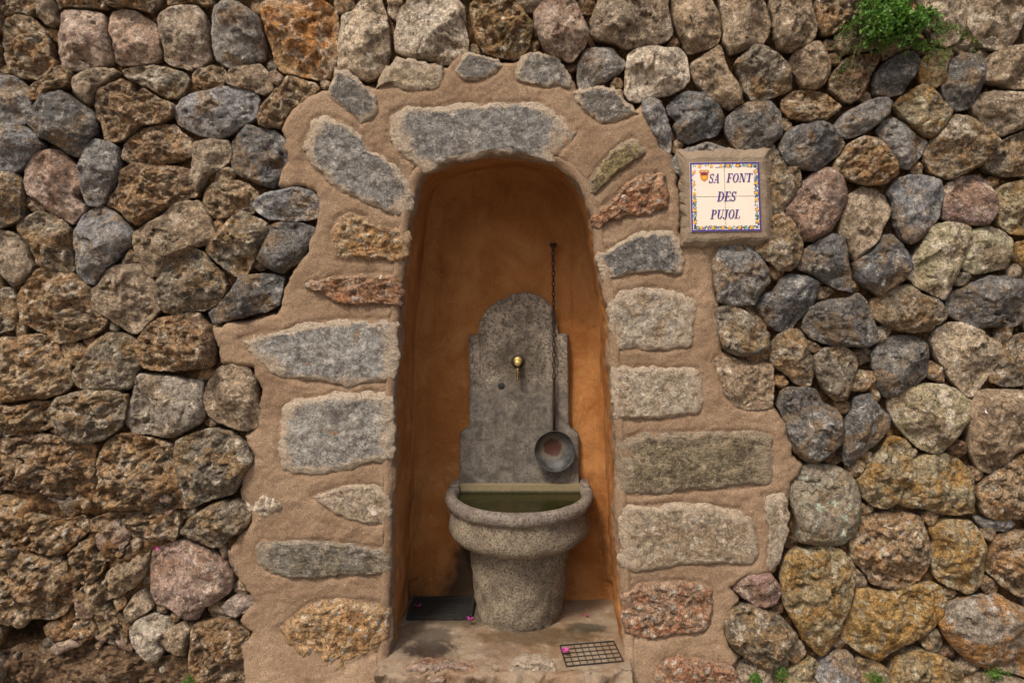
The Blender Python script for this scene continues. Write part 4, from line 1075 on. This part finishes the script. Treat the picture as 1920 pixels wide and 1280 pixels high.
# ends of the rim meet small square returns at the panel
xl, xr = BCX - 0.36, BCX + 0.36
rim = mb.build('rim', M['rim'], fo, True); loc(rim, FB)
for xa, xb in ((xl + 0.018, BCX - 0.297), (BCX + 0.297, xr - 0.018)):
    mb = MB(); mb.box(xa, xb, PYF - 0.055, PYF + 0.05, RZ - 0.05, RZ + 0.012); ret = mb.build('rim_return', M['rim'], fo); loc(ret, FB)
    bv = ret.modifiers.new('bevel', 'BEVEL'); bv.width = 0.008; bv.segments = 3
mb = MB(); mb.box(BCX - 0.297, BCX + 0.297, PYF - 0.033, PYF + 0.01, RZ - 0.16, RZ + 0.004); loc(mb.build('inner_back', M['algae'], fo), FB)
wr = [(x, y) for x, y, z in dshape(0.3005, 0, yb=PYF - 0.030)]
mb = MB(); mb.add([(x, y, RZ - 0.034) for x, y in wr], [tuple(range(len(wr)))]); loc(mb.build('water', M['water'], fo), FB)

# tap
tx, tz = W(971, 680, PYF - 0.03)
tap = MB()
tap.lathe_y([(0.0, PYF - 0.007), (0.030, PYF - 0.007), (0.034, PYF - 0.004), (0.035, PYF + 0.004)], tx, tz + 0.004, 28)
tp = tap.build('tap_plate', M['iron'], fo, True); loc(tp, FB)
mb = MB()
mb.lathe_y([(0.0, PYF - 0.030), (0.015, PYF - 0.030), (0.019, PYF - 0.026), (0.0205, PYF - 0.016), (0.0205, PYF), ], tx, tz + 0.008, 28)
mb.lathe_y([(0.0, PYF - 0.052), (0.011, PYF - 0.051), (0.0155, PYF - 0.047), (0.0165, PYF - 0.040), (0.0165, PYF - 0.026)], tx - 0.001, tz + 0.001, 28)
kb = mb.build('tap', M['brass'], fo, True); loc(kb, FB)
mb = MB()
mb.tube([(tx, PYF - 0.02, tz - 0.010), (tx, PYF - 0.033, tz - 0.024), (tx, PYF - 0.036, tz - 0.05), (tx - 0.001, PYF - 0.036, tz - 0.078), (tx - 0.001, PYF - 0.036, tz - 0.084)], [0.008, 0.008, 0.0065, 0.0065, 0.0085], 14)
o = mb.build('spout', M['oldbrass'], kb, True)
mb = MB(); hx, hz = W(940, 723, PYF)
mb.lathe_y([(0.0, PYF - 0.004), (0.012, PYF - 0.004), (0.017, PYF - 0.002), (0.018, PYF + 0.004)], hx, hz, 20)
loc(mb.build('plugged_hole', M['drain'], fo, True), FB)

# ------------------------------------------------------------------ ladle on its chain
LY = PYF - 0.035
nx_, nz_ = W(1037, 461, DEPTH - 0.02)
la = thing('ladle', 'dark metal water ladle hanging on a long chain in front of the stone panel', 'ladle', (W(1040, 882, LY)[0], LY, W(1040, 882, LY)[1]))
LB = tuple(la.location)
cx1, cz1 = W(1039, 708, LY); cx2, cz2 = W(1039, 806, LY)
mb = MB()
nl = 26
for k in range(nl):
    t0 = k / nl; t1 = (k + 1) / nl
    p = np.array([nx_ + (cx1 - nx_) * (t0 + t1) / 2, DEPTH - 0.035 + (LY - DEPTH + 0.035) * (t0 + t1) / 2, nz_ + (cz1 - nz_) * (t0 + t1) / 2])
    hl = (nz_ - cz1) / nl * 0.64; wl = 0.0075
    ang = 0.35 if k % 2 else 0.35 + math.pi / 2
    ring = []
    for j in range(10):
        a = 2 * math.pi * j / 10; u = wl * math.sin(a)
        ring.append(p + np.array([u * math.cos(ang), u * math.sin(ang), hl * math.cos(a)]))
    mb.tube(ring + [ring[0]], 0.0026, 6, False)
loc(mb.build('chain', M['iron'], la, True), LB)
mb = MB()
for s in (-1, 1): mb.tube([(nx_ + s * 0.009, DEPTH + 0.01, nz_ + 0.006), (nx_ + s * 0.009, DEPTH - 0.045, nz_ + 0.006)], [0.008, 0.010], 10)
mb.tube([(nx_ - 0.012, DEPTH - 0.036, nz_ - 0.002), (nx_ + 0.012, DEPTH - 0.036, nz_ - 0.002)], 0.007, 8)
loc(mb.build('hook', M['iron'], la, True), LB)
mb = MB()
mb.tube([(cx1, LY, cz1 + 0.012), (cx1, LY, cz1 + 0.004), (cx1, LY, cz1 - 0.004), (cx1, LY, cz1 - 0.012), (cx2, LY + 0.004, (cz1 + cz2) / 2), (cx2, LY + 0.002, cz2 - 0.004)], [0.005, 0.010, 0.010, 0.006, 0.0085, 0.007], 10)
loc(mb.build('handle', M['iron'], la, True), LB)
bx_, bz_ = W(1040, 845, LY); RB = 0.098
mb = MB()
pr = [(RB, -0.022), (RB + 0.002, -0.024), (RB + 0.003, -0.020), (RB * 0.97, -0.008), (RB * 0.8, 0.014), (RB * 0.5, 0.028), (0.0, 0.032)]
prin = [(RB, -0.022), (RB * 0.95, -0.010), (RB * 0.78, 0.010), (RB * 0.48, 0.023), (0.0, 0.027)]
for P_ in (pr, prin): mb.lathe_y([(r, LY + 0.002 + y) for r, y in P_], bx_, bz_, 44)
# tip the bowl a little, mouth up
Va = np.array(mb.V); a = rad(8); c0 = np.array([bx_, LY, bz_]); q = Va - c0
Va = np.stack([q[:, 0], q[:, 1] * math.cos(a) + q[:, 2] * math.sin(a) * 0.5, q[:, 2] * math.cos(a) - q[:, 1] * math.sin(a)], 1) + c0
mb.V = [tuple(v) for v in Va]
bo = mb.build('bowl', M['tin'], la, True); loc(bo, LB)

# ------------------------------------------------------------------ drains
gx0, gx1 = W(768, 1145, 0.41)[0], W(888, 1145, 0.41)[0]; gy0, gy1 = 0.315, 0.515
dr = thing('drain_grate', 'black slatted drain grate in the niche floor left of the basin foot', 'drain grate', ((gx0 + gx1) / 2, (gy0 + gy1) / 2, 0.008))
DB = tuple(dr.location)
mb = MB(); zt = 0.020
mb.box(gx0, gx1, gy0, gy0 + 0.016, 0.004, zt + 0.004); mb.box(gx0, gx1, gy1 - 0.016, gy1, 0.004, zt + 0.004); mb.box(gx0, gx0 + 0.016, gy0 + 0.016, gy1 - 0.016, 0.004, zt + 0.003); mb.box(gx1 - 0.016, gx1, gy0 + 0.016, gy1 - 0.016, 0.004, zt + 0.003)
loc(mb.build('frame', M['drain'], dr), DB)
nb = 9
for k in range(nb):
    y = gy0 + 0.026 + (gy1 - gy0 - 0.052) * k / (nb - 1)
    mb = MB(); mb.box(gx0 + 0.015, gx1 - 0.015, y - 0.006, y + 0.006, 0.006, zt); loc(mb.build('slat', M['drain'], dr), DB)

cA, cB, cC, cD_ = (1050, 1209), (1150, 1201), (1169, 1238), (1062, 1248)
def floor_pt(px, py, z=0.0):
    d_ = (CZ - z) * FPX / (py - H0); return np.array([CX + (px - X0) * d_ / FPX, d_ - D, z])
q = [floor_pt(*p, z=0.004) for p in (cA, cB, cC, cD_)]
ctr = sum(q) / 4
dg = thing('floor_grid', 'small dark metal grid lying on the floor sill at the right jamb', 'grid', tuple(ctr))
def bil(u, v): return (q[0] * (1 - u) + q[1] * u) * (1 - v) + (q[3] * (1 - u) + q[2] * u) * v
for k in range(9):
    mb = MB(); u = k / 8; mb.tube([bil(u, 0), bil(u, 1)], 0.0030 if k in (0, 8) else 0.0019, 6); loc(mb.build('bar', M['drain'], dg), ctr)
for k in range(6):
    mb = MB(); v = k / 5; mb.tube([bil(0, v), bil(1, v)], 0.0030 if k in (0, 5) else 0.0019, 6); loc(mb.build('bar', M['drain'], dg), ctr)

# ------------------------------------------------------------------ tile sign
SY = -0.040
sg = thing('tile_sign', 'square painted ceramic tile sign reading SA FONT DES PUJOL on a mortar pad', 'sign', (W(1360, 435)[0], SY, W(1360, 435)[1]))
SB = tuple(sg.location)
# mortar pad: domed block under the tiles
def ring(px, Y, n_, amp, sd_):
    P_ = np.array([W(a, b, Y) for a, b in px]); P_ = np.vstack([P_, P_[:1]])
    q_ = resample(P_, n_ + 1)[:-1]; z3 = np.stack([q_[:, 0] * 14, q_[:, 1] * 14, np.full(n_, sd_)], 1)
    q_ = q_ + np.stack([fbm(z3, 4, 0.6), fbm(z3 + 20, 4, 0.6)], 1) * amp
    return np.stack([q_[:, 0], Y + fbm(z3 + 40, 3, 0.6) * amp * 0.5, q_[:, 1]], 1)
NR = 120
rg = [ring([(1296, 308), (1420, 306), (1425, 430), (1299, 432)], SY + 0.004, NR, 0.0, 1), ring([(1286, 297), (1431, 294), (1436, 443), (1289, 446)], SY + 0.004, NR, 0.008, 2),
      ring([(1282, 293), (1435, 290), (1440, 449), (1285, 452)], SY + 0.010, NR, 0.010, 2.1), ring([(1276, 286), (1440, 284), (1448, 458), (1279, 461)], SY + 0.032, NR, 0.014, 2.3),
      ring([(1270, 280), (1446, 278), (1454, 466), (1273, 468)], 0.03, NR, 0.014, 2.5)]
Vp_ = np.vstack(rg); Fp_ = [tuple(range(NR))]
for k in range(4): Fp_ += [(k * NR + j_, (k + 1) * NR + j_, (k + 1) * NR + (j_ + 1) % NR, k * NR + (j_ + 1) % NR) for j_ in range(NR)]
mo = link('mortar_pad', mesh_from('mortar_pad', Vp_ - np.array(SB), Fp_, False), sg, M['pad'])
cs = [W(1293, 305, SY), W(1423, 303, SY), W(1428, 433, SY), W(1296, 435, SY)]
cs = [np.array(p) for p in cs]
def tuv(u, v): return (cs[0] * (1 - u) + cs[1] * u) * (1 - v) + (cs[3] * (1 - u) + cs[2] * u) * v
gap = 0.006
us = (0.0, 0.495, 1.0)
for a in range(2):
    for b in range(2):
        u0, u1 = us[a] + (gap if a else 0), us[a + 1] - (0 if a else gap * 0.0); v0, v1 = us[b] + (gap if b else 0), us[b + 1]
        mb = MB(); mb.prism([tuple(tuv(*t)) for t in ((u0, v0), (u1, v0), (u1, v1), (u0, v1))], SY + random.uniform(-.0006, .0006), SY + 0.012)
        o = mb.build('tile', M['tile'], sg); loc(o, SB)
        bv = o.modifiers.new('bevel', 'BEVEL'); bv.width = 0.0012; bv.segments = 2
FY = SY - 0.0016
def flat(mb, uv, y=FY): mb.prism([tuple(tuv(*t)) for t in uv], y, SY - 0.0002)
mb = MB(); w_ = 0.026
for r in (((0.003, 0.003), (.997, .003), (.997, w_), (.003, w_)), ((.003, 1 - w_), (.997, 1 - w_), (.997, .997), (.003, .997)), ((.003, w_), (w_, w_), (w_, 1 - w_), (.003, 1 - w_)), ((1 - w_, w_), (.997, w_), (.997, 1 - w_), (1 - w_, 1 - w_))): flat(mb, r)
loc(mb.build('painted_border', M['blue'], sg), SB)
rb = random.Random(11)
def disc(mb, u, v, r, k=9, y=FY):
    flat(mb, [(u + r * (1 + 0.18 * math.cos(5 * t)) * math.cos(t), v + r * (1 + 0.18 * math.cos(5 * t)) * math.sin(t)) for t in [2 * math.pi * j / k for j in range(k)]], y)
fl = [0.14, 0.31, 0.45, 0.55, 0.69, 0.86]
for t in fl:
    for u, v in ((t, 0.055), (t, 0.945), (0.055, t), (0.945, t)):
        mb = MB(); disc(mb, u, v, 0.023, 10, FY - 0.0006); loc(mb.build('painted_flower', M['yellow'], sg), SB)
for mname in ('teal', 'skyblue'):
    mb = MB()
    for k in range(700):
        t = rb.uniform(0.04, 0.96); s = rb.choice((0, 1, 2, 3)); o_ = 0.056 + rb.uniform(-0.024, 0.024)
        zone = (int(t * 8) % 2 == 0) == (mname == 'teal')
        if not zone and rb.random() < 0.75: continue
        u, v = ((t, o_), (t, 1 - o_), (o_, t), (1 - o_, t))[s]
        a = rb.uniform(0, math.pi); L = 0.019; w2 = 0.0075
        flat(mb, [(u + L * math.cos(a), v + L * math.sin(a)), (u - w2 * math.sin(a), v + w2 * math.cos(a)), (u - L * math.cos(a), v - L * math.sin(a)), (u + w2 * math.sin(a), v - w2 * math.cos(a))], FY + 0.0002 + 0.00001 * k)
    loc(mb.build('painted_leaves', M[mname], sg), SB)
# crest in the corner: crown over a shield
cr = MB(); cu, cv = 0.205, 0.19
flat(cr, [(cu - .075, cv - .065), (cu - .045, cv - .085), (cu, cv - .075), (cu + .045, cv - .085), (cu + .075, cv - .065), (cu + .062, cv - .02), (cu + .052, cv + .04), (cu + .03, cv + .068), (cu, cv + .085), (cu - .03, cv + .068), (cu - .052, cv + .04), (cu - .062, cv - .02)])
crest = cr.build('crest', M['orange'], sg); loc(crest, SB)
for mname, uv in (('maroon', [(cu - .048, cv - .045), (cu + .048, cv - .045), (cu + .045, cv - .005), (cu - .045, cv - .005)]), ('yellow', [(cu - .036, cv + .008), (cu + .036, cv + .008), (cu + .028, cv + .042), (cu, cv + .06), (cu - .028, cv + .042)]),
                  ('tile', [(cu - .045, cv - .068), (cu - .01, cv - .06), (cu - .012, cv - .052), (cu - .045, cv - .058)]), ('tile', [(cu + .045, cv - .068), (cu + .01, cv - .06), (cu + .012, cv - .052), (cu + .045, cv - .058)]),
                  ('blue', [(cu - .02, cv - .045), (cu + .02, cv - .045), (cu + .016, cv - .028), (cu - .016, cv - .028)])):
    mb = MB(); flat(mb, uv, FY - 0.0005 - (0.0004 if mname == 'blue' else 0)); o = mb.build('crest_detail', M[mname], crest)

# lettering: bold slanted serif capitals, drawn as strokes in a box of height 1
def ellring(cx, cy, rx, ry, tx_, ty_, a0=0, a1=360, n=28):
    o_, i_ = [], []
    for k in range(n + 1):
        a = rad(a0 + (a1 - a0) * k / n)
        o_.append((cx + rx * math.cos(a), cy + ry * math.sin(a))); i_.append((cx + (rx - tx_) * math.cos(a), cy + (ry - ty_) * math.sin(a)))
    return [[o_[k], o_[k + 1], i_[k + 1], i_[k]] for k in range(n)]
def bar(x0, y0, x1, y1): return [[(x0, y0), (x1, y0), (x1, y1), (x0, y1)]]
def dia(x0, x1, w, y0=0, y1=1): return [[(x0, y0), (x0 + w, y0), (x1 + w, y1), (x1, y1)]]
ser = lambda x0, x1, y: bar(x0, y, x1, y + 0.055)
st_ = 0.19
L = {}
L['S'] = (0.58, ellring(.29, .735, .25, .265, .13, .07, 25, 250, 20) + ellring(.29, .265, .27, .265, .14, .07, -155, 90, 20) + [[(.10, .60), (.20, .50), (.30, .47), (.48, .33), (.50, .45), (.34, .57), (.20, .66)]] + bar(.49, .70, .54, 1.0) + bar(.03, 0.0, .08, .30))
L['A'] = (0.78, dia(.10, .38, .06) + dia(.52, .34, .18) + bar(.22, .30, .58, .36) + ser(.0, .26, 0) + ser(.44, .78, 0))
L['F'] = (0.66, bar(.1, 0, .1 + st_, 1) + bar(.1, .94, .62, 1) + bar(.1, .48, .46, .54) + bar(.58, .76, .64, 1) + bar(.43, .38, .48, .64) + ser(.0, .40, 0) + ser(.0, .2, .945))
L['O'] = (0.76, ellring(.38, .5, .36, .51, .17, .05, 0, 360, 36))
L['N'] = (0.86, bar(.12, 0, .18, 1) + bar(.68, 0, .74, 1) + dia(.56, .10, .20) + ser(.02, .30, 0) + ser(.0, .2, .945) + ser(.58, .86, .945))
L['T'] = (0.70, bar(.26, 0, .26 + st_, 1) + bar(.02, .94, .68, 1) + bar(.02, .74, .07, 1) + bar(.63, .74, .68, 1) + ser(.16, .55, 0))
L['D'] = (0.78, bar(.1, 0, .1 + st_, 1) + ellring(.32, .5, .42, .5, .18, .055, -90, 90, 24) + bar(.1, .945, .33, 1) + bar(.1, 0, .33, .055) + ser(.0, .2, 0) + ser(.0, .2, .945))
L['E'] = (0.66, bar(.1, 0, .1 + st_, 1) + bar(.1, .945, .60, 1) + bar(.1, 0, .62, .055) + bar(.1, .475, .46, .53) + bar(.56, .77, .62, 1) + bar(.58, 0, .64, .25) + bar(.43, .38, .48, .62) + ser(.0, .2, 0) + ser(.0, .2, .945))
L['P'] = (0.68, bar(.1, 0, .1 + st_, 1) + ellring(.32, .73, .34, .27, .17, .055, -90, 90, 20) + bar(.1, .945, .33, 1) + bar(.1, .46, .33, .515) + ser(.0, .40, 0) + ser(.0, .2, .945))
L['U'] = (0.80, bar(.1, .28, .1 + st_, 1) + bar(.63, .28, .69, 1) + ellring(.395, .30, .295, .31, .17, .06, 180, 360, 20) + ser(.0, .38, .945) + ser(.54, .80, .945))
L['J'] = (0.52, bar(.22, .2, .22 + st_, 1) + ellring(.18, .16, .23, .24, .16, .06, 180, 370, 20) + ser(.12, .52, .945))
L['L'] = (0.66, bar(.1, 0, .1 + st_, 1) + bar(.1, 0, .62, .055) + bar(.58, 0, .64, .28) + ser(.0, .2, 0) + ser(.0, .4, .945))
SHEAR = 0.22
def write(word, u0, u1, vb, vt):
    wd = sum(L[c_][0] for c_ in word) + 0.04 * (len(word) - 1)
    hh = vb - vt; k = (u1 - u0) / (wd + SHEAR); x = u0
    for c_ in word:
        mb = MB()
        for gi, gq in enumerate(L[c_][1]):
            flat(mb, [(x + (px + SHEAR * py) * k, vb - py * hh) for px, py in gq], FY - 0.00002 * gi)
        loc(mb.build('letter', M['blue'], sg), SB)
        x += (L[c_][0] + 0.04) * k
write('SA', 0.265, 0.44, 0.30, 0.165); write('FONT', 0.52, 0.905, 0.292, 0.165)
write('DES', 0.375, 0.665, 0.565, 0.425); write('PUJOL', 0.275, 0.72, 0.815, 0.685)

# ------------------------------------------------------------------ plants
def leaf_mesh(pts_, mat, parent, base, size, seed, name='leaves', nleaf=3):
    r_ = np.random.default_rng(seed); V = []; F = []
    for p in pts_:
        for _ in range(nleaf):
            d_ = r_.normal(size=3); d_ /= np.linalg.norm(d_); d_[1] -= 0.35; d_[2] += 0.15; d_ /= np.linalg.norm(d_)
            s_ = np.cross(d_, r_.normal(size=3)); s_ /= np.linalg.norm(s_) + 1e-9; n_ = np.cross(d_, s_)
            l_ = size * r_.uniform(0.6, 1.3); w2 = l_ * 0.30; q_ = p + r_.normal(size=3) * size * 0.35
            k = len(V)
            V += [q_, q_ + d_ * l_ * 0.5 + s_ * w2 + n_ * l_ * 0.06, q_ + d_ * l_, q_ + d_ * l_ * 0.5 - s_ * w2 + n_ * l_ * 0.06]
            F += [(k, k + 1, k + 2), (k, k + 2, k + 3)]
    V = np.array(V) - np.array(base)
    return link(name, mesh_from(name, V, F, False), parent, mat)
def sprig_plant(name, label, root_px, Y, sprigs, mat, size, seed, dens=0.006, nleaf=3, cat='plant', group=None):
    """sprigs: list of (px, py, Yend) tips; stems arch from the root to each tip"""
    rx, rz = W(*root_px, Y); base = np.array([rx, Y, rz])
    t_ = thing(name, label, cat, tuple(base), group)
    r_ = np.random.default_rng(seed); lp = []; mb = MB()
    for (px, py, ye) in sprigs:
        ex, ez = W(px, py, ye); e = np.array([ex, ye, ez]); L_ = np.linalg.norm(e - base)
        n_ = max(4, int(L_ / 0.02)); path = []
        for k in range(n_ + 1):
            t = k / n_
            p = base + (e - base) * t + np.array([0, -0.10 * L_ * math.sin(math.pi * t), 0.22 * L_ * math.sin(math.pi * t)]) + r_.normal(size=3) * 0.004
            path.append(p)
        mb.tube([p - base for p in path], [0.0022 * (1 - 0.6 * k / n_) for k in range(n_ + 1)], 5)
        m_ = max(3, int(L_ / dens))
        for k in range(m_):
            t = 0.12 + 0.88 * (k + r_.uniform()) / m_; i = min(int(t * n_), n_ - 1); f_ = t * n_ - i
            lp.append(path[i] * (1 - f_) + path[i + 1] * f_ + r_.normal(size=3) * 0.008)
    mb.build('stem', M['stem'], t_, True)
    leaf_mesh(lp, M[mat], t_, base, size, seed + 1, nleaf=nleaf)
    return t_
r_ = random.Random(5)
tips = []
for k in range(95):
    a = r_.uniform(0, 2 * math.pi); q_ = math.sqrt(r_.random())
    q_ *= r_.uniform(0.75, 1.18); px = 1672 + 90 * q_ * math.cos(a); py = 42 + 58 * q_ * math.sin(a)
    tips.append((px, py, -0.05 - 0.11 * (1 - q_ * q_) + r_.uniform(-0.02, 0.02)))
sprig_plant('wall_shrub', 'bushy bright green plant growing from the top courses of the wall', (1680, 62), 0.03, tips, 'leaf', 0.019, 21, 0.0085, 3)
tips = [(1560, 95, -.07), (1572, 118, -.06), (1590, 62, -.08), (1580, 80, -.08), (1600, 45, -.09), (1566, 72, -.07), (1610, 90, -.09), (1585, 140, -.06)]
sprig_plant('trailing_sprig', 'thin dull green sprigs trailing down left of the bushy plant', (1630, 72), 0.02, tips, 'leafdull', 0.012, 31, 0.007, 3)
tips = [(1815, 75, -.07), (1835, 95, -.07), (1800, 60, -.07), (1765, 50, -.08), (1768, 85, -.08)]
sprig_plant('trailing_sprig', 'slender green sprigs reaching right from the bushy plant over the stones', (1745, 62), 0.0, tips, 'leaf', 0.011, 41, 0.007, 3)
tips = [(1740, 112, -.05), (1785, 105, -.05), (1772, 122, -.04), (1700, 100, -.07), (1725, 95, -.07), (1645, 100, -.05)]
sprig_plant('trailing_sprig', 'short green sprigs hanging directly below the bushy plant', (1720, 88), 0.02, tips, 'leaf', 0.013, 51, 0.006, 3)
tips = [(1575, 130, -.03), (1588, 118, -.03), (1563, 145, -.03)]
sprig_plant('wall_moss', 'tuft of dull green moss on a brown stone below the trailing sprigs', (1574, 140), 0.0, tips, 'leafdull', 0.010, 61, 0.004, 3)
for k, (px, py, sp, lab) in enumerate(((1642, 1274, 16, 'small green weed between ochre stones at the wall foot'), (1868, 1268, 26, 'low green weeds under the rust stained grey boulder at the wall foot'),
                                       (1416, 1274, 7, 'tiny green weed beneath the olive boulder beside the mortar'), (1463, 1266, 6, 'tiny green tuft at the lower tip of the olive boulder'), (357, 1278, 6, 'tiny green weed at the wall foot beside a rusty block'))):
    r_ = random.Random(70 + k)
    tips = [(px + r_.uniform(-sp, sp), py - r_.uniform(-6, sp * 0.35), -0.05 - r_.uniform(0, .02)) for _ in range(7)]
    sprig_plant('weed', lab, (px, py + 6), 0.03, tips, 'leaf', 0.010, 81 + k, 0.006, 2)

# ------------------------------------------------------------------ fallen petals
def petal(px, py, Y, mat, lab, size=0.012, onfloor=True, seed=0, group=None, z=0.004):
    if onfloor: b = floor_pt(px, py, z)
    else:
        x, z_ = W(px, py, Y); b = np.array([x, Y, z_])
    r_ = np.random.default_rng(seed); V = []; F = []
    for k in range(3):
        a = 2 * math.pi * k / 3 + r_.uniform(0, 1); d_ = np.array([math.cos(a), math.sin(a) if onfloor else -0.3, 0.5 if onfloor else math.sin(a)])
        s_ = np.array([-math.sin(a), math.cos(a), 0.1]) if onfloor else np.array([-math.sin(a), 0.1, math.cos(a)])
        n0 = len(V); up = np.array([0, 0, 0.35 * size]) if onfloor else np.array([0, -0.35 * size, 0])
        for t, w2 in ((0, .12), (0.35, .42), (0.7, .40), (1.0, .06)):
            V += [d_ * t * size + s_ * w2 * size + up * t * t, d_ * t * size + up * t * 0.4, d_ * t * size - s_ * w2 * size + up * t * t]
        for q_ in range(3):
            o_ = n0 + q_ * 3; F += [(o_, o_ + 1, o_ + 4, o_ + 3), (o_ + 1, o_ + 2, o_ + 5, o_ + 4)]
    o = link('fallen_flower', mesh_from('fallen_flower', np.array(V), F), None, M[mat]); o.location = tuple(b)
    return tag(o, lab, 'petal', group)
petal(784, 1137, 0, 'petal', 'magenta fallen flower on the far left corner of the slatted drain', 0.015, True, 1, z=0.026)
petal(881, 1162, 0, 'petal', 'magenta fallen flower at the slatted drain corner beside the basin foot', 0.017, True, 2, z=0.026)
petal(1100, 1155, 0, 'petal', 'small magenta petal on the niche floor right of the basin foot', 0.011, True, 3)
petal(1060, 1222, 0, 'petal', 'magenta fallen flower on the edge of the small metal grid', 0.020, True, 4, z=0.018)
petal(295, 1026, -0.035, 'petal', 'magenta petal caught above the pale pink boulder', 0.011, False, 5)
petal(1849, 768, -0.045, 'wpetal', 'pale pink petal resting on a brown boulder', 0.014, False, 6)
